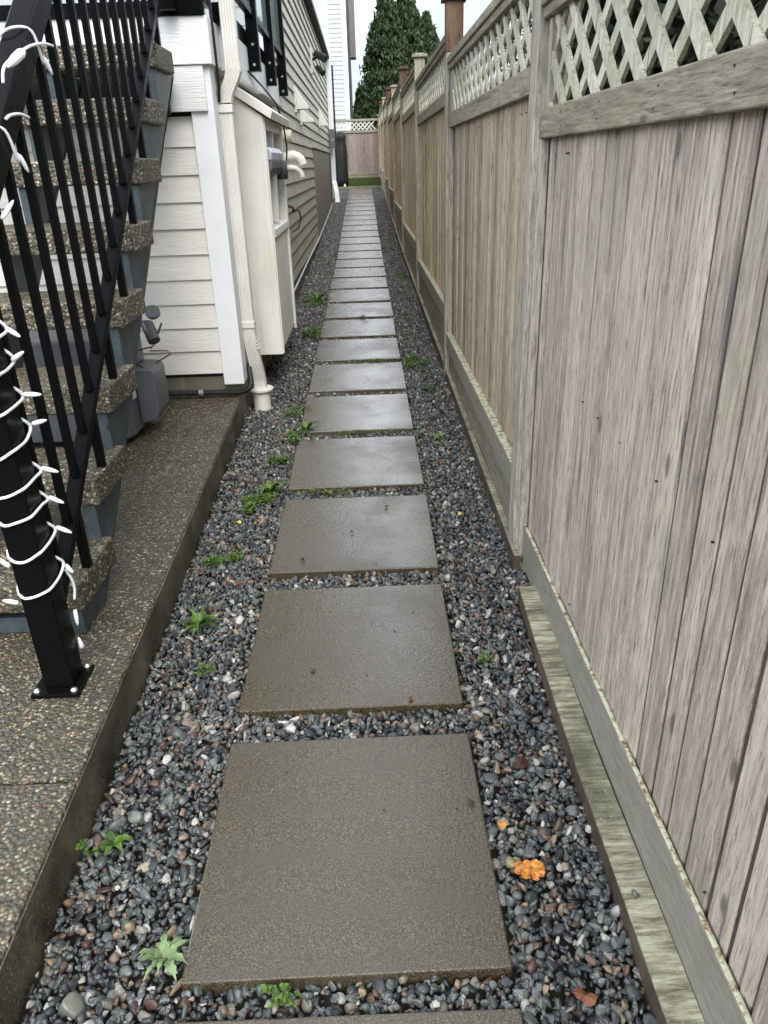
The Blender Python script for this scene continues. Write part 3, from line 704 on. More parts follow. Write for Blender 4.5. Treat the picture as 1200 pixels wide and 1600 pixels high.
m = MB(); m.hexa([(-.552, Y0c+.056, .99), (X1+.012, Y0c+.056, .99), (X1+.012, Y1c-.076, .99), (-.552, Y1c-.076, .99), (-.552, Y0c+.056, 1.055), (X1+.006, Y0c+.056, 1.03), (X1+.006, Y1c-.076, 1.03), (-.552, Y1c-.076, 1.055)]); m.build('sill', M_spout, cup, bevel=.003)
m = MB(); m.box(-.47, X1-.006, Y0c+.056, Y1c-.076, .318, .988); m.build('lower_panel', M_chase, cup)
m = MB(); m.box(-.615, X1-.004, Y0c+.021, Y1c-.021, .322, .335); m.build('floor_board', M_conc, cup)
m = MB(); m.hexa([(-.63, 4.555, 1.742), (-.405, 4.555, 1.60), (-.405, 5.60, 1.60), (-.63, 5.60, 1.742), (-.619, 4.555, 1.790), (-.392, 4.555, 1.640), (-.392, 5.60, 1.640), (-.619, 5.60, 1.790)]); m.build('sloped_top', M_chase, cup, bevel=.003)
met = MB(); met.prism([(-.549, 1.40), (-.428, 1.40), (-.425, 1.44), (-.445, 1.468), (-.549, 1.468)], 'y', 4.66, 5.30)
mt_ = thing('meter_housing', (-.49, 4.98, 1.3), 'grey metal meter housing held in the opening of the cream cupboard', 'meter')
met.build('upper_cover', M_greyl, mt_, bevel=.004)
met = MB(); met.prism([(-.549, 1.31), (-.49, 1.305), (-.45, 1.325), (-.428, 1.36), (-.426, 1.3985), (-.549, 1.3985)], 'y', 4.665, 5.295); met.build('lower_cover', M_grey, mt_, bevel=.004)
for y, r in ((5.33, .035), (5.40, .028)):
    met = MB(); met.tube([(-.44, y, 1.29), (-.44, y, 1.40)], r, 10); met.build('fitting', M_greyd, mt_, smooth=True)
met = MB(); met.tube([(-.47, 4.70, 1.305), (-.468, 4.72, 1.2), (-.475, 4.76, 1.12), (-.49, 4.80, 1.06)], .006, 6); met.build('lead', M_wire, mt_, smooth=True)
m = MB(); m.tube([(-.545, 4.9, 1.86), (-.52, 5.3, 1.82), (-.47, 5.62, 1.74), (-.44, 5.66, 1.62), (-.43, 5.68, 1.48), (-.44, 5.66, 1.38), (-.46, 5.6, 1.33)], .006, 6)
tag(m.build('drooping_cable', M_wire, None, smooth=True), 'thin black cable drooping past the corner of the cream cupboard', 'cable')

# pipes through the wall beyond the cupboard
def pipe_thing(name, pts, r, lab, mat, collars=()):
    t = thing(name, pts[0], lab, 'pipe')
    m = MB(); m.tube(pts, r, 16); m.build('pipe_run', mat, t, smooth=False)
    for c, d, rr, l in collars:
        c = Vector(c); d = Vector(d).normalized(); m = MB(); m.tube([c-d*l/2, c+d*l/2], rr, 16); m.build('collar', mat, t)
    return t
pipe_thing('vent_pipe', [(-.63, 6.5, 1.575), (-.455, 6.48, 1.578)], .040, 'short straight cream pipe stub, highest of the three wall pipes', M_pvcy, [((-.49, 6.484, 1.5775), (1, -.02, 0), .044, .06)])
pipe_thing('vent_pipe', [(-.63, 6.5, 1.41), (-.50, 6.5, 1.432), (-.455, 6.5, 1.438), (-.425, 6.5, 1.428), (-.402, 6.5, 1.405), (-.390, 6.5, 1.372)], .037, 'thick cream elbow pipe turning down, middle of the three wall pipes', M_pvc, [((-.475, 6.5, 1.436), (1, 0, .12), .042, .055)])
pipe_thing('drain_pipe', [(-.63, 6.5, 1.355), (-.48, 6.5, 1.355), (-.445, 6.5, 1.350), (-.418, 6.5, 1.333), (-.403, 6.5, 1.307), (-.400, 6.5, 1.285)], .0215, 'small white elbow pipe, lowest of the three wall pipes', M_pvc, [((-.480, 6.5, 1.355), (1, 0, 0), .026, .02)])

def hood(y, z0, h, w, d, lab):
    t = thing('vent_hood', (WX, y, z0), lab, 'vent')
    m = MB(); m.box(-.634, -.606, y-.02, y+w+.02, z0-.03, z0+h+.02); m.build('back_plate', M_spout, t, bevel=.003)
    m = MB(); m.prism([(-.6055, z0), (-.6055+d, z0), (-.6055+d, z0+.03), (-.6055, z0+h)], 'y', y, y+w); m.build('cowl', M_spout, t, bevel=.004)
hood(9.2, 1.925, .20, .16, .12, 'cream louvred vent hood nearer the viewer, upper of two close together')
hood(9.9, 1.83, .14, .15, .13, 'smaller cream vent hood just beyond and below another')
hood(14.2, 1.97, .24, .18, .13, 'cream vent hood farther along the wall, near the grey switch box')
sec = thing('security_light', (WX, 12.8, 2.7), 'black twin-head security light on a white plate high on the siding', 'light')
m = MB(); m.box(-.634, -.600, 12.72, 12.90, 2.60, 2.93); m.build('mounting_plate', M_pvc, sec, bevel=.004)
m = MB(); m.tube([(-.60, 12.8, 2.78), (-.55, 12.78, 2.80), (-.50, 12.75, 2.82)], .02, 8); m.build('arm', M_blackflat, sec)
for a, b_, r in (((-.55, 12.76, 2.86), (-.40, 12.66, 2.77), .055), ((-.54, 12.9, 2.70), (-.45, 12.8, 2.60), .045)):
    m = MB(); m.tube([a, b_], [r*.8, r], 14); m.build('lamp_head', M_blackflat, sec, bevel=.006)
tap = thing('garden_tap', (WX, 7.4, 1.0), 'dark garden tap with a short black hose loop low on the siding', 'tap')
m = MB(); m.tube([(-.62, 7.35, 1.035), (-.57, 7.35, 1.03), (-.562, 7.35, .99)], .014, 8); m.build('spout', M_wirer, tap, smooth=True)
m = MB(); m.tube([(-.565, 7.36, .985), (-.55, 7.42, 1.0), (-.53, 7.6, .98), (-.53, 7.72, .90), (-.56, 7.70, .82), (-.60, 7.55, .80)], .007, 6); m.build('hose', M_wire, tap, smooth=True)

# electrical box and far downspout by the far corner
eb = thing('switch_box', (-.55, 18, 1.7), 'grey electrical switch box fixed beside the far downspout', 'electrical box')
m = MB(); m.box(-.62, -.49, 17.9, 18.02, 1.70, 2.06); m.build('enclosure', M_grey, eb, bevel=.006)
m = MB(); m.box(-.553, -.537, 17.885, 17.899, 1.84, 1.87); m.build('latch', M_label, eb)
def sweep(mb, pts, w, d):                # rectangular pipe through points
    for a, b_ in zip(pts, pts[1:]):
        a = Vector(a); b_ = Vector(b_); mb.hexa([(a.x-w/2, a.y-d/2, a.z), (a.x+w/2, a.y-d/2, a.z), (a.x+w/2, a.y+d/2, a.z), (a.x-w/2, a.y+d/2, a.z), (b_.x-w/2, b_.y-d/2, b_.z), (b_.x+w/2, b_.y-d/2, b_.z), (b_.x+w/2, b_.y+d/2, b_.z), (b_.x-w/2, b_.y+d/2, b_.z)])
d2 = thing('downspout', (-.56, 18.3, .6), 'distant white downspout at the far house corner, kicked out at its foot', 'downspout')
m = MB(); sweep(m, [(-.50, 17.95, .62), (-.512, 18.0, .80), (-.535, 18.1, .92), (-.562, 18.2, 1.05), (-.566, 18.25, 7.2)], .095, .08); m.build('pipe_run', M_trim, d2)
m = MB(); m.box(-.56, -.43, 17.88, 18.0, .585, .62); m.build('splash_collar', M_trim, d2)
m = MB(); m.tube([(-.50, 18.5, 1.0), (-.49, 18.5, 3.3)], .02, 8); tag(m.build('black_pipe', M_blackflat), 'thin black pipe standing behind the distant white downspout', 'pipe')
m = MB(); m.tube([(-.617, 5.5, .27), (-.615, 7.4, .285), (-.612, 9.5, .335), (-.606, 11.7, .37), (-.600, 13.5, .435), (-.600, 15.5, .51), (-.598, 17.4, .60)], .011, 8)
tag(m.build('wall_conduit', plain('pale_conduit', (.33, .34, .36), .4)), 'thin pale conduit running along the foot of the side wall', 'conduit')

# near downspout
ds = thing('downspout', (-.56, 4.2, .1), 'near cream ribbed downspout at the house corner, entering a white drain stub', 'downspout')
def ribbed(pts, w, d, nr=5):
    """downpipe whose front carries shallow ribs"""
    prof = []
    for k in range(nr*2+1):
        x = -w/2+.004+(w-.008)*k/(nr*2); prof.append((x, -d/2+(.0035 if k % 2 else 0)))
    prof += [(w/2, -d/2+.004), (w/2, d/2), (-w/2, d/2), (-w/2, -d/2+.004)]
    n = len(prof); mb = MB(); vs = []
    for p in pts: vs += [(p[0]+q[0], p[1]+q[1], p[2]) for q in prof]
    fs = [(i*n+k, i*n+(k+1) % n, (i+1)*n+(k+1) % n, (i+1)*n+k) for i in range(len(pts)-1) for k in range(n)]
    mb.add(vs, fs+[tuple(range(n-1, -1, -1)), tuple((len(pts)-1)*n+k for k in range(n))]); return mb
ribbed([(-.580, 4.17, .575), (-.580, 4.17, 1.62)], .068, .05).build('lower_pipe', M_spout, ds)
e = []
for k in range(9):
    t = k/8; e.append((-.580+.058*(t*t*(3-2*t)), 4.17-.01*t, 1.655+.14*t))
ribbed(e, .072, .054).build('upper_elbow', M_spout, ds)
ribbed([(-.522, 4.16, 1.797), (-.520, 4.16, 3.2)], .070, .05).build('upper_pipe', M_spout, ds)
for z, x in ((1.63, -.580), (1.80, -.522), (.585, -.580)):
    m = MB(); m.box(x-.038, x+.038, 4.138, 4.20, z-.018, z+.018); m.build('coupling', M_spout, ds, bevel=.003)
e = [(-.580, 4.17, .57), (-.579, 4.172, .50), (-.574, 4.182, .44), (-.566, 4.20, .36), (-.560, 4.22, .30), (-.557, 4.235, .25), (-.557, 4.24, .19)]
ribbed(e[::-1], .070, .052).build('lower_elbow', M_spout, ds)
for i in range(4):      # crimp creases of the elbow
    z = .505-.018*i; m = MB(); m.box(-.545, -.541+.004*i, 4.140+.003*i, 4.195, z, z+.006); m.build('crimp', M_spout, ds)
m = MB(); m.lathe((-.557, 4.245, .085), [(.05, -.05), (.05, .10), (.066, .102), (.072, .108), (.072, .118), (.064, .122), (.05, .122)], 24); m.build('drain_stub', M_pvc, ds, smooth=False)
m = MB(); m.tube([(-.590, 4.06, 3.0), (-.586, 4.06, 2.2), (-.583, 4.06, 1.86), (-.588, 4.09, 1.72), (-.60, 4.13, 1.66)], .0075, 8)
tag(m.build('wall_cable', M_wire, None, smooth=True), 'black cable dropping beside the top of the near downspout', 'cable')
# corrugated conduit along the foundation
cd = thing('corrugated_conduit', (-1, 4, .25), 'black corrugated conduit clipped under the front siding, bending round the corner', 'conduit')
pts = [(-1.6+.0065*k, 4.005+(0.0), .262-.00008*k) for k in range(150)]
rr = [.0165 if k % 2 else .0135 for k in range(150)]
x0, y0_, z0_ = pts[-1]
for k in range(24):
    a = k/23*math.pi/2; pts.append((x0+.05*math.sin(a), y0_+.05*(1-math.cos(a))+.0, z0_+.02*k/23)); rr.append(.0165 if k % 2 else .0135)
pts += [(pts[-1][0], 4.075, .30), (pts[-1][0]-.01, 4.11, .36)]; rr += [.014, .014]
m = MB(); m.tube(pts, rr, 10); m.build('conduit_run', M_blackflat, cd, smooth=False)
m = MB(); m.tube([(-.86, 4.0045, .2545), (-.835, 4.0045, .2545)], .021, 12); m.build('clip', M_steel, cd)

# heat pump under the stairs
hp = thing('heat_pump', (-1.4, 3.5, .2), 'grey outdoor heat pump standing on the slab under the stairs', 'heat pump')
m = MB(); m.prism([(-1.95, 3.30), (-1.10, 3.30), (-1.05, 3.32), (-1.03, 3.37), (-1.03, 3.68), (-1.95, 3.68)], 'z', .235, .70); m.build('casing', M_grey, hp, bevel=.01)
m = MB(); m.prism([(-1.028, .262), (-.955, .275), (-.932, .32), (-.932, .50), (-.945, .525), (-1.028, .53)], 'y', 3.46, 3.66); m.build('valve_cover', M_grey, hp, bevel=.008)
m = MB(); m.box(-1.0298, -1.026, 3.40, 3.445, .40, .48); m.build('rating_label', M_label, hp)
for x in (-1.75, -1.16): m = MB(); m.box(x, x+.06, 3.32, 3.66, .19, .2345); m.build('foot', M_blackflat, hp)
for k in range(6): m = MB(); m.box(-1.0297, -1.024, 3.345+.0*k, 3.385, .60-.02*k, .606-.02*k); m.build('louvre', M_greyd, hp)
sp = thing('outdoor_spotlight', (-.99, 3.64, .7), 'small grey swivel spotlight with loose wires, above the heat pump side cover', 'light')
m = MB(); m.tube([(-.985, 3.66, .70), (-.945, 3.60, .625)], .030, 16); m.build('lamp_body', M_greyd, sp, bevel=.004)
m = MB(); m.tube([(-.965, 3.72, .735), (-.963, 3.705, .750)], .036, 18); m.build('round_plate', M_grey, sp, bevel=.002)
m = MB(); m.tube([(-1.02, 3.68, .70), (-.985, 3.68, .70)], .012, 8); m.build('bracket', M_greyd, sp)
for pts, mt2 in (([(-.945, 3.60, .625), (-.93, 3.62, .66), (-.915, 3.66, .70), (-.925, 3.70, .69), (-.95, 3.70, .64)], M_wirer), ([(-.95, 3.60, .61), (-.97, 3.58, .585), (-.90, 3.62, .575), (-.885, 3.64, .555), (-.94, 3.60, .53), (-.955, 3.57, .52)], M_wirer), ([(-.96, 3.6, .60), (-1.02, 3.52, .60), (-1.01, 3.45, .56), (-.985, 3.48, .53)], M_wire)):
    m = MB(); m.tube(pts, .0035, 6); m.build('wire', mt2, sp, smooth=True)

# ================================================================== STAIRS
RISE, RUN = .2125, .255
st = thing('outdoor_stairs', (-1.2, 1.9, .15), 'outdoor stairs of exposed aggregate treads on teal stringers, rising to the deck', 'stairs')
XT0, XT1 = -1.70, -.735
TF = [1.785, 2.04, 2.282, 2.535, 2.785, 3.05, 3.255, 3.545]
TZ = [.345, .552, .762, .980, 1.195, 1.410, 1.622, 1.836]
for k in range(8):
    m = MB().rnd(); yf = TF[k]; z = TZ[k]; m.box(XT0, XT1, yf, yf+.295, z-.088, z); m.build('tread', M_aggt, st, bevel=.008, seg=3)
low = lambda y: .285+.828*(y-2.145)
for xs in (-1.66, -1.21, -.80):
    poly = [(1.80, max(.16, low(1.80))), (2.02, .178), (2.02+.1, low(2.12))]
    poly = [(1.815, .165), (2.0, .165)]+[(y, low(y)) for y in (2.01, 2.6, 3.2, 3.93)]
    topz = []
    for k in range(8):
        topz += [(TF[k]+.02, TZ[k]-.0885)]
        yb = TF[k]+.275 if k < 7 else 3.93
        topz += [((TF[k+1]+.0199) if k < 7 else 3.93, TZ[k]-.0885)]
    out = [(3.93, low(3.93))]
    poly = [(1.815, .165), (2.0, .165), (3.93, low(3.93))]+list(reversed([(a, b_) for a, b_ in topz]))
    poly[-1] = (1.815, TZ[0]-.0885)
    m = MB(); m.prism(poly, 'x', xs, xs+.038); m.build('stringer', M_teal, st, bevel=.002)
m = MB(); m.box(-1.62, -1.22, 1.83, 1.87, .165, .255); m.build('toe_board', M_teal, st, bevel=.002)
m = MB(); m.box(-1.17, -.802, 1.83, 1.87, .165, .215); m.build('toe_board', M_teal, st, bevel=.002)
m = MB(); m.box(-1.70, -.802, 3.932, 3.967, 1.60, 1.795); m.build('ledger', M_blackflat, st)
for y, z in ((1.93, .17), (2.35, .17)):
    pass

# railing
XR = -.748
rail = thing('stair_railing', (XR, 1.6, .16), 'black metal stair railing with square newel post, wrapped in white string lights', 'railing')
m = MB(); m.box(-.785, -.710, 1.5625, 1.6375, .168, 1.10); m.build('newel_post', M_black, rail, bevel=.004)
m = MB(); m.box(-.812, -.690, 1.535, 1.660, .156, .167); bp = m.build('base_plate', M_black, rail, bevel=.002)
for x, y in ((-.798, 1.548), (-.704, 1.548), (-.798, 1.648), (-.704, 1.648)):
    m = MB(); m.lathe((x, y, .167), [(.009, 0), (.009, .006), (.004, .011)], 8); m.build('bolt', M_steel, bp)
ztr = lambda y: 1.508+.806*(y-2.042)+.044
zbr = lambda y: .414+.808*(y-1.708)-.012
m = MB(); m.bar((XR, 1.535, ztr(1.535)), (XR, 4.3, ztr(4.3)), .060, .066); m.build('top_rail', M_black, rail, bevel=.004)
m = MB(); m.bar((XR, 1.638, zbr(1.638)), (XR, 3.93, zbr(3.93)), .040, .026); m.build('bottom_rail', M_black, rail, bevel=.003)
y = 1.712
while y < 3.9:
    m = MB(); m.box(XR-.0095, XR+.0095, y-.0095, y+.0095, zbr(y)+.018, ztr(y)-.040); m.build('baluster', M_black, rail); y += .1120
for k in range(8):   # brackets that carry the bottom rail from the treads
    y = TF[k]+.10
    z0 = TZ[k]; z1 = zbr(y)-.018
    if z1 > z0+.02: m = MB(); m.box(XR-.012, XR+.012, y-.012, y+.012, z0, z1); m.build('tread_bracket', M_black, rail, bevel=.002)
m = MB(); m.box(-.785, -.710, 3.875, 3.950, 2.00, 3.1); m.build('upper_post', M_black, rail, bevel=.004)

# string lights round newel and handrail
lt = thing('string_lights', (XR, 1.6, .3), 'white corded mini string lights wound round the newel post and handrail', 'string lights')
def cord(pts, r=.0036):
    P = [Vector(p) for p in pts]; out = []
    for i in range(len(P)-1):               # catmull-rom
        a = P[max(i-1, 0)]; b_ = P[i]; c = P[i+1]; d = P[min(i+2, len(P)-1)]
        for k in range(6):
            t = k/6; out.append(.5*((2*b_)+(c-a)*t+(2*a-5*b_+4*c-d)*t*t+(3*b_-a-3*c+d)*t**3))
    out.append(P[-1]); m = MB(); m.tube(out, r, 7); m.build('cord', M_cord, lt, smooth=True)
def bulb(a, b_, big=0):
    a = Vector(a); b_ = Vector(b_); d = (b_-a); l = d.length; d.normalize()
    m = MB(); r = .0056 if not big else .011
    m.tube([a, a+d*l*.15, a+d*l*.5, a+d*l*.75, a+d*l*.93, b_], [r*.7, r, r, r*.8, r*.5, r*.25], 10); m.build('bulb', M_bulb, lt, smooth=True)
F_, S_ = 1.556, -.704
wraps = [(.709, .74), (.639, .666), (.545, .584), (.445, .49), (.80, .847), (.885, .92), (.965, 1.004), (1.035, 1.07)]
for i, (za, zb_) in enumerate(sorted(wraps)):
    j = random.uniform(-.006, .006)
    cord([(-.792, 1.62, za+.045), (-.790, 1.575, za+.012), (-.772, F_, za-.002), (-.745, F_-.001, za+.002+j), (-.712, F_+.001, za+.014), (S_, 1.575, za+.018), (S_, 1.62, za+.020), (S_+.001, 1.652, zb_-.008), (-.712, 1.645, zb_+.012), (-.745, 1.643, zb_+.03), (-.790, 1.64, za+.06)])
BU = [((-.792, 1.56, .672), (-.782, 1.555, .634)), ((-.702, 1.655, .738), (-.662, 1.65, .728)), ((-.700, 1.652, .664), (-.662, 1.640, .652)), ((-.700, 1.655, .582), (-.662, 1.645, .570)), ((-.785, 1.556, .530), (-.820, 1.57, .552)),
      ((-.704, 1.66, .474), (-.684, 1.65, .455)), ((-.786, 1.553, .432), (-.826, 1.56, .436)), ((-.701, 1.66, .845), (-.662, 1.65, .856)), ((-.701, 1.65, .918), (-.660, 1.65, .916)), ((-.702, 1.64, .998), (-.668, 1.63, 1.018)), ((-.703, 1.65, 1.066), (-.668, 1.63, 1.050))]
for a, b_ in BU: bulb(a, b_)
cord([(S_, 1.656, .462), (-.698, 1.664, .43), (-.698, 1.668, .40), (-.702, 1.662, .37)], .0034)
bulb((-.703, 1.652, .345), (-.703, 1.648, .300))
m = MB(); m.tube([(-.705, 1.640, .268), (-.700, 1.636, .240)], [.002, .008], 8); m.build('socket', M_bulb, lt, smooth=True)
def railwrap(y, big=False):
    zt = ztr(y); h = .040
    cord([(-.785, y-.02, zt-h*.4), (-.782, y-.015, zt+h*.8), (-.75, y, zt+h+.016), (-.715, y+.03, zt+h+.012), (-.712, y+.06, zt-h+.03), (-.720, y+.085, zt-h+.045)])
    bulb((-.713, y+.075, zt-h+.042), (-.705, y+.09, zt-h+.005))
for y in (1.86, 2.14): railwrap(y)
cord([(-.712, 1.93, 1.552), (-.710, 1.955, 1.588), (-.708, 2.07, 1.63), (-.707, 2.13, 1.648), (-.707, 2.21, 1.662), (-.712, 2.29, 1.667)])
bulb((-.706, 2.065, 1.628), (-.706, 1.957, 1.586), 1)
cord([(-.715, 1.91, 1.480), (-.712, 1.93, 1.488), (-.712, 1.985, 1.494), (-.712, 2.035, 1.489)])
bulb((-.712, 1.772, 1.280), (-.708, 1.84, 1.314))

# ================================================================== THINGS BEYOND
nb = thing('neighbour_house', (-3, 30, 1), 'white lap-sided neighbouring house behind the far fence', 'house')
m = MB()
for k in range(62):
    a = 1.2+k*.137; m.rnd(); m.hexa([(-7, 30, a), (-.45, 30, a), (-.45, 30.05, a), (-7, 30.05, a), (-7, 30.016, a+.14), (-.45, 30.016, a+.14), (-.45, 30.05, a+.14), (-7, 30.05, a+.14)])
m.build('siding', M_sidw, nb)
m = MB(); m.box(-.4495, -.29, 29.98, 30.10, 1.1, 9.7); m.build('corner_trim', M_trim, nb)
m = MB(); m.box(-7, -.30, 30.11, 44, 1.1, 9.7); m.build('side_wall', plain('dark_side_wall', (.09, .09, .095), .7, var=.3), nb)
m = MB(); m.box(-.299, -.02, 37, 37.9, 5.5, 7.6); m.build('chimney_box', plain('grey_box', (.22, .21, .20), .7, var=.2), nb)
m = MB(); m.box(-.29, -.22, 33, 33.1, 1.1, 9.7); m.build('drainpipe', M_greyd, nb)
m = MB(); m.box(.02, .62, 31, 31.4, 2.4, 2.84); m.build('shed_wall', M_taupe, None) if False else None
cv = thing('covered_patio_heater', (-.44, 21.6, .83), 'tall narrow black covered object standing on the lawn edge by the house corner', 'covered heater')
m = MB(); prof = [(.16, .04), (.175, .2), (.16, .5), (.17, .8), (.155, 1.0), (.135, 1.12), (.15, 1.16), (.155, 1.24), (.12, 1.31), (.05, 1.34)]
prof = [(.02, .03)]+prof; m.lathe((-.47, 21.6, .80), prof, 20); o = m.build('cover', M_blackflat, cv, smooth=True)
m = MB(); m.lathe((-.40, 21.45, .80), [(.03, 0), (.035, .05), (.02, .10)], 10); m.build('foot', M_pvc, cv)

def leafcloud(name, mat, pts, size, parent=None, up_bias=.3, aspect=2.2, off=None):
    n = len(pts); d = rng.normal(size=(n, 3)); d[:, 2] += up_bias; d /= np.linalg.norm(d, axis=1)[:, None]
    e = np.cross(d, rng.normal(size=(n, 3))); e /= np.linalg.norm(e, axis=1)[:, None]+1e-9
    s = size*rng.uniform(.6, 1.4, n)[:, None]; h = d*s*aspect/2; w = e*s/2
    V = np.stack([pts-h, pts+w, pts+h, pts-w], 1).reshape(-1, 3); b = np.arange(n)[:, None]*4
    F = np.concatenate([b+np.array([0, 1, 2]), b+np.array([0, 2, 3])], 1).reshape(-1, 3)
    if parent: V = V-np.array(worldloc(parent))
    o = npmesh(name, V, F, mat, np.repeat(rng.random(n), 2)); 
    if parent: o.parent = parent
    return o
def conifer(x, y, zt_, r, lab, n=11000, tip=1.0):
    z0 = G(y); h = zt_-z0; t = thing('conifer', (x, y, z0), lab, 'tree', 'dark conifers behind the far fence')
    m = MB(); m.tube([(x, y, z0-.2), (x+.03, y, z0+h*.5), (x, y, z0+h*.92)], [.14, .09, .02], 8); m.build('trunk', M_bark, t)
    nb_ = 420; bz = rng.random(nb_)**1.1; ba = rng.uniform(0, 6.28, nb_)       # boughs as clumps
    br = rng.uniform(.78, 1.08, nb_); k = rng.integers(0, nb_, n); tt = rng.random(n)**.55
    R0 = r*(1-bz[k])**.84*br[k]*tt+.02
    an = ba[k]+rng.normal(0, .16, n)/np.maximum(tt, .3); zz = z0+.15+h*.98*(bz[k])+R0*.35+rng.normal(0, .07, n)
    zz = np.minimum(zz, z0+h*(1.0-.0*tt))
    P = np.stack([x+R0*np.cos(an), y+R0*np.sin(an), zz], 1)
    leafcloud('crown', M_conif, P, .065, t, 1.6, 2.8)
conifer(1.22, 34.2, 7.5, 1.9, 'leftmost tall dark conifer with its own pointed top beside the sky gap', 42000)
conifer(2.0, 34.8, 7.9, 1.9, 'tallest dark conifer, middle of the clump behind the fence', 40000)
conifer(2.75, 33.8, 6.5, 1.65, 'shorter dark conifer on the right of the clump, above the fence posts', 24000)
conifer(.10, 36.0, 4.2, .85, 'low bushy conifer at the left foot of the clump, by the white house', 12000)
SHR = .034
def shrub(x, y, z0, z1, r, lab, n=9000, nm='hedge_shrub'):
    t = thing(nm, (x, y, z0), lab, 'shrub', 'shrubs showing through the fence lattice')
    for k in range(9):
        a = random.uniform(0, 6.28); q = random.uniform(.3, .9)*r; zt2 = z0+(z1-z0)*random.uniform(.6, 1)
        m = MB(); m.tube([(x, y, z0-.1), (x+q*.4*math.cos(a), y+q*.4*math.sin(a), z0+(zt2-z0)*.5), (x+q*math.cos(a), y+q*math.sin(a), zt2)], [.022, .014, .004], 5); m.build('stem', M_bark, t)
    c = rng.normal(size=(46, 3)); c /= np.linalg.norm(c, axis=1)[:, None]; c *= rng.uniform(.3, 1, (46, 1))
    k = rng.integers(0, 46, n); P = c[k]*np.array([r, r, (z1-z0)*.42])+rng.normal(0, .12, (n, 3))+np.array([x, y, z0+(z1-z0)*.58])
    P = P[P[:, 0] > .70]
    leafcloud('foliage', M_shrub, P, SHR, t, .1, 1.9)
shrub(1.30, .35, .3, 3.3, .60, 'dark shrub behind the nearest lattice, at the right edge of the photo', 16000)
shrub(1.42, 1.5, .3, 3.4, .60, 'dark twiggy shrub behind the middle of the nearest lattice', 16000)
shrub(1.50, 2.7, .3, 3.5, .60, 'dark shrub behind the lattice next to the nearest post', 16000)
shrub(1.70, 4.0, .3, 3.6, .65, 'dark shrub behind the lattice of the second fence panel', 16000)
shrub(2.05, 5.5, .3, 3.8, .70, 'dark shrub farther behind the second lattice, near the stained post', 16000)
shrub(2.45, 7.4, .3, 4.2, .80, 'dark shrub behind the far part of the second lattice', 15000)
shrub(3.15, 12.0, .5, 5.2, 1.15, 'loose green tree rising behind the fence right of the stained post top', 17000, 'garden_tree')
shrub(3.0, 9.4, .5, 4.6, .85, 'dark shrub well behind the fence rail right of the stained post', 15000)

# ================================================================== WEEDS, LEAVES, LOOSE STONES
def leafblade(mb, o, ang, l, w, rise, curl, jag=0):
    n = 6; dx, dy = math.cos(ang), math.sin(ang); px, py = -dy, dx; L_, R_ = [], []
    for i in range(n+1):
        t = i/n; rr_ = l*t; z = rise*math.sin(t*math.pi*.62)*l-curl*t*t*l
        ww = w*math.sin(math.pi*(.08+.92*t)**.8)*.5+.0006
        if jag and i % 2: ww *= .55
        L_.append((o[0]+dx*rr_+px*ww, o[1]+dy*rr_+py*ww, o[2]+z+ww*.35)); R_.append((o[0]+dx*rr_-px*ww, o[1]+dy*rr_-py*ww, o[2]+z+ww*.35))
    mid = [(o[0]+dx*l*i/n, o[1]+dy*l*i/n, o[2]+rise*math.sin(i/n*math.pi*.62)*l-curl*(i/n)**2*l) for i in range(n+1)]
    vs = L_+mid+R_; m_ = n+1
    mb.add(vs, [(i, m_+i, m_+i+1, i+1) for i in range(n)]+[(m_+i, 2*m_+i, 2*m_+i+1, m_+i+1) for i in range(n)])
def rosette(x, y, r, n, lab, mat=None, jag=0, w=.3):
    t = MB(); z = G(y)-.004; a0 = random.uniform(0, 6)
    for k in range(int(n*1.5)):
        t.rnd(); q = random.random()**.6; leafblade(t, (x+random.uniform(-.004, .004), y+random.uniform(-.004, .004), z), a0+k*2.4+random.uniform(-.5, .5), r*(.35+.75*q)*random.uniform(.8, 1.05), r*w*random.uniform(.45, 1.1), random.uniform(.15, .8), random.uniform(.05, .55), jag)
    return tag(t.build('weed', mat or M_weed, smooth=True), lab, 'weed', 'weeds in the gravel')
def creeper(x, y, rx, ry, n, lab, s=.011, h=.03):
    t = MB(); z = G(y)-.006; tag_n = 'weed'
    lob = [(random.uniform(-.6, .6)*rx, random.uniform(-.6, .6)*ry, random.uniform(.15, .6)) for _ in range(5)]
    for k in range(int(n*.8)):
        a = random.uniform(0, 6.28); q = random.random()**.7; lb = random.choice(lob); cx = x+lb[0]+lb[2]*rx*q*math.cos(a); cy = y+lb[1]+lb[2]*ry*q*math.sin(a); q = min(1, q)
        _ = x; cx_ = 0; cz = z+random.uniform(.0, h)*(1-.5*q)
        t.rnd(); leafblade(t, (cx, cy, cz), random.uniform(0, 6.28), s*random.uniform(.7, 1.6), s*.7, random.uniform(.2, .8), .2)
    return tag(t.build(tag_n, M_weed, smooth=True), lab, 'weed', 'weeds in the gravel')
rosette(-.345, .925, .060, 11, 'pale jagged rosette weed in the gravel left of the nearest whole paver', M_weedp, 1, .34)
rosette(-.519, 1.19, .045, 7, 'bright green broad-leaved weed in the gravel near the slab edge, lower left', None, 0, .5)
creeper(-.565, 1.17, .03, .03, 26, 'tiny low weed hugging the slab edge beside the bright broad-leaved weed')
creeper(-.122, .842, .03, .022, 60, 'small clump of fine weed at the near edge of the nearest whole paver')
rosette(-.495, 2.02, .085, 14, 'flat bright rosette weed in the gravel beside the second bay of the slab', None, 1, .3)
creeper(-.434, 1.77, .035, .045, 50, 'small sprig of weed in gravel just nearer than the flat bright rosette')
creeper(-.481, 2.44, .085, .065, 260, 'round mat of small-leaved weed midway between slab and third paver')
creeper(-.415, 2.90, .075, .12, 300, 'long patch of light green weed left of the third paver', .014)
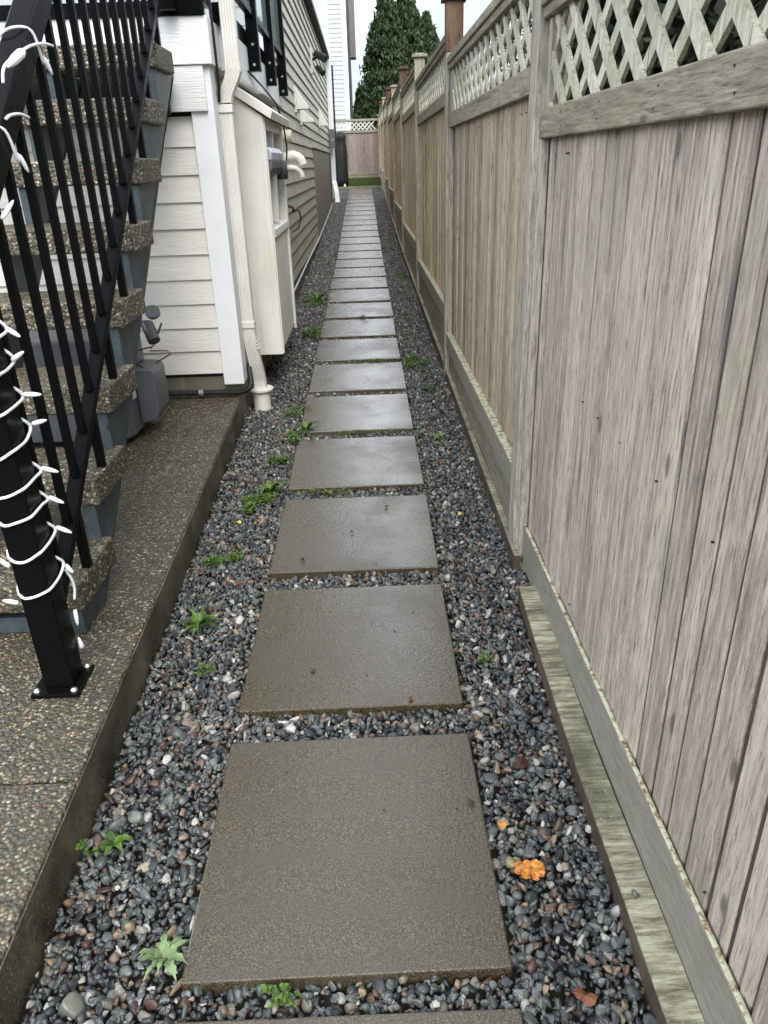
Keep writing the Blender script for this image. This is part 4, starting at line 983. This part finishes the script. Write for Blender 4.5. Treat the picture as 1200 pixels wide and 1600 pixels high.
rosette(-.38, 3.02, .09, 14, 'leafy light green weed at the far left corner of the third paver', None, 0, .35)
creeper(-.39, 3.36, .075, .06, 240, 'dense dark green weed mat left of the fourth paver')
creeper(-.35, 3.68, .07, .10, 260, 'dense weed mat beside the near left corner of the fifth paver')
rosette(-.27, 3.80, .10, 12, 'long-leaved weed sprawling over the left edge of the fifth paver', None, 0, .25)
creeper(-.36, 4.10, .09, .10, 240, 'loose weed mat between downspout stub and path', .011)
creeper(-.375, 6.1, .085, .22, 300, 'dark bushy weed left of the path just past the cream cupboard', .018, .07)
rosette(-.41, 7.5, .17, 16, 'tall yellow-green dandelion-like weed by the side wall', None, 0, .3)
creeper(-.40, 7.3, .12, .25, 140, 'scattered low weed round the tall dandelion-like weed', .016)
creeper(.405, 5.08, .10, .25, 320, 'dark green weed mat in the right gravel strip near the second post', .014)
creeper(.46, 4.45, .06, .12, 90, 'thin sprinkle of weed in the right gravel strip short of the dark mat', .012)
rosette(.42, 3.60, .07, 8, 'spindly yellow-green weed in the right gravel strip', M_weedp, 0, .2)
creeper(.381, 1.775, .03, .03, 34, 'tiny weed sprig in the right gravel strip beside the second paver')
creeper(.05, 3.73, .2, .025, 120, 'thin line of weed in the gap between fourth and fifth pavers', .009, .02)
creeper(.02, 6.60, .07, .03, 90, 'weed tuft in the gap between eighth and ninth pavers', .011, .04)
creeper(.07, 5.15, .16, .025, 110, 'weed threads in the gap before the seventh paver', .009, .03)
creeper(-.12, 3.00, .15, .022, 80, 'weed line in the gap between third and fourth pavers', .009, .02)
creeper(.45, 8.6, .09, .5, 160, 'faint distant weed mat by the third fence panel', .016)

def leaf(x, y, s, mat, lab, ang=None, dz=.006, lobes=1):
    z = G(y)+dz; a0 = random.uniform(0, 6.28) if ang is None else ang; n = 40; m = MB().rnd(); vs = [(x, y, z+.004)]
    ph = random.uniform(0, 6.28); ph2 = random.uniform(0, 6.28)
    for k in range(n):
        t = k/n*2*math.pi
        r = s*(.70+.14*math.cos(2*t+ph)+.12*abs(math.cos(t*3.5+ph2))+random.uniform(-.10, .08)) if lobes else s*(.35+.65*abs(math.cos(t)))
        vs.append((x+r*math.cos(t+a0), y+r*math.sin(t+a0), z+random.uniform(0, .002)+.004*math.sin(t*2+ph)))
    m.add(vs, [(0, 1+k, 1+(k+1) % n) for k in range(n)])
    o = m.build('fallen_leaf', mat, smooth=False)
    sd_ = o.modifiers.new('thickness', 'SOLIDIFY'); sd_.thickness = .0008
    return tag(o, lab, 'leaf', 'fallen leaves on the path')
leaf(.372, 1.07, .036, M_lor, 'large bright orange torn leaf on the gravel right of the nearest whole paver', dz=.012)
leaf(.335, 1.185, .012, M_lor, 'small orange leaf scrap just beyond the large orange leaf', dz=.012)
leaf(.410, 1.362, .026, M_lbr, 'dark maroon leaf on the right gravel beside the kerb timber', dz=.010)
leaf(.418, .812, .020, M_lrd, 'russet leaf scrap near the bottom edge of the photo, right gravel', dz=.012, lobes=0)
leaf(.275, 1.257, .009, M_litter, 'tiny dark leaf on the far right corner of the nearest whole paver', lobes=0)
leaf(-.115, 1.76, .010, M_litter, 'tiny dark curled leaf near the front of the second paver', lobes=0)
leaf(-.013, 2.603, .009, M_litter, 'tiny dark leaf in the middle of the third paver', lobes=0)
leaf(.129, 2.82, .009, M_litter, 'tiny dark leaf toward the far right of the third paver', lobes=0)
leaf(-.19, 2.40, .010, M_lbr, 'small maroon leaf on the near left corner of the third paver', lobes=0)
leaf(.16, 1.62, .009, M_lrd, 'russet speck on the near right edge of the second paver', lobes=0)
leaf(-.566, 3.19, .032, M_lbr, 'dark red leaf cluster at the foot of the slab edge beside the fourth paver', dz=.008)
leaf(-.40, 2.25, .016, M_lrd, 'rust coloured oval leaf on the gravel near the round weed mat', dz=.008, lobes=0)
leaf(-.475, 2.72, .014, M_lyl, 'small yellow leaf on the left gravel beyond the round weed mat', dz=.010, lobes=0)
leaf(.43, 2.72, .014, M_lyl, 'yellow curled leaf on the right gravel beside the third paver', dz=.010, lobes=0)
leaf(.40, 3.28, .016, M_lrd, 'small rust leaf in the right gravel beside the fourth paver', dz=.010, lobes=0)
def litter():
    m = MB()
    for _ in range(230):
        y = 4.2+17*random.random()**.8; x = random.uniform(-.3, .3) if random.random() < .3 else random.choice((-1, 1))*random.uniform(.3, .56)
        s = random.uniform(.006, .016); a = random.uniform(0, 6.28); z = G(y)+(.003 if abs(x) < .3 else .006); m.rnd()
        m.add([(x+s*math.cos(a), y+s*math.sin(a), z), (x-s*.4*math.sin(a), y+s*.4*math.cos(a), z+.004), (x-s*math.cos(a), y-s*math.sin(a), z+.002), (x+s*.4*math.sin(a), y-s*.4*math.cos(a), z+.001)], [(0, 1, 2, 3)])
    for _ in range(26):
        y = 1.0+3*random.random(); x = random.uniform(-.28, .28); s = random.uniform(.002, .006); a = random.uniform(0, 6.28); z = G(y)+.002; m.rnd()
        m.add([(x+s*math.cos(a), y+s*math.sin(a), z), (x-s*.4*math.sin(a), y+s*.4*math.cos(a), z+.003), (x-s*math.cos(a), y-s*math.sin(a), z+.001), (x+s*.4*math.sin(a), y-s*.4*math.cos(a), z)], [(0, 1, 2, 3)])
    for _ in range(110):      # russet leaves gathered by the wall and the fence
        sx = random.random() < .5; y = random.uniform(9.5, 12.5) if sx else random.uniform(8.5, 12); x = random.uniform(-.58, -.35) if sx else random.uniform(.36, .56)
        s = random.uniform(.012, .028); a = random.uniform(0, 6.28); z = G(y)+.006; m.rnd()
        m.add([(x+s*math.cos(a), y+s*math.sin(a), z), (x-s*.6*math.sin(a), y+s*.6*math.cos(a), z+.008), (x-s*math.cos(a), y-s*math.sin(a), z+.002), (x+s*.6*math.sin(a), y-s*.6*math.cos(a), z+.001)], [(0, 1, 2, 3)])
    tag(m.build('leaf_litter', M_litter), 'scattered dark leaf and twig litter over path and gravel', 'leaf litter', kind='stuff')
litter()
def bigstone(x, y, r, col, lab, dz=0):
    V, F, _ = stones('s', np.array([[x, y, G(y)-.002+dz]]), np.array([r]), 2)
    o = npmesh('loose_stone', V, F, plain('stone_'+lab[:6].strip(), col, .35, bumpscale=120, var=.25), np.full(len(F), .3), True); tag(o, lab, 'stone')
bigstone(-.488, 1.26, .026, (.17, .19, .165), 'large pale grey-green stone lying on the left gravel')
bigstone(-.495, .84, .024, (.12, .125, .105), 'smooth olive stone at the lower left by the slab')
bigstone(.345, 1.205, .021, (.28, .26, .17), 'large yellowish stone on the right gravel beyond the orange leaf')
bigstone(.556, .975, .011, (.11, .13, .12), 'small grey pebble resting on the mossy kerb timber', .052)
bigstone(.345, 1.10, .017, (.23, .20, .11), 'yellow-olive stone touching the large orange leaf')
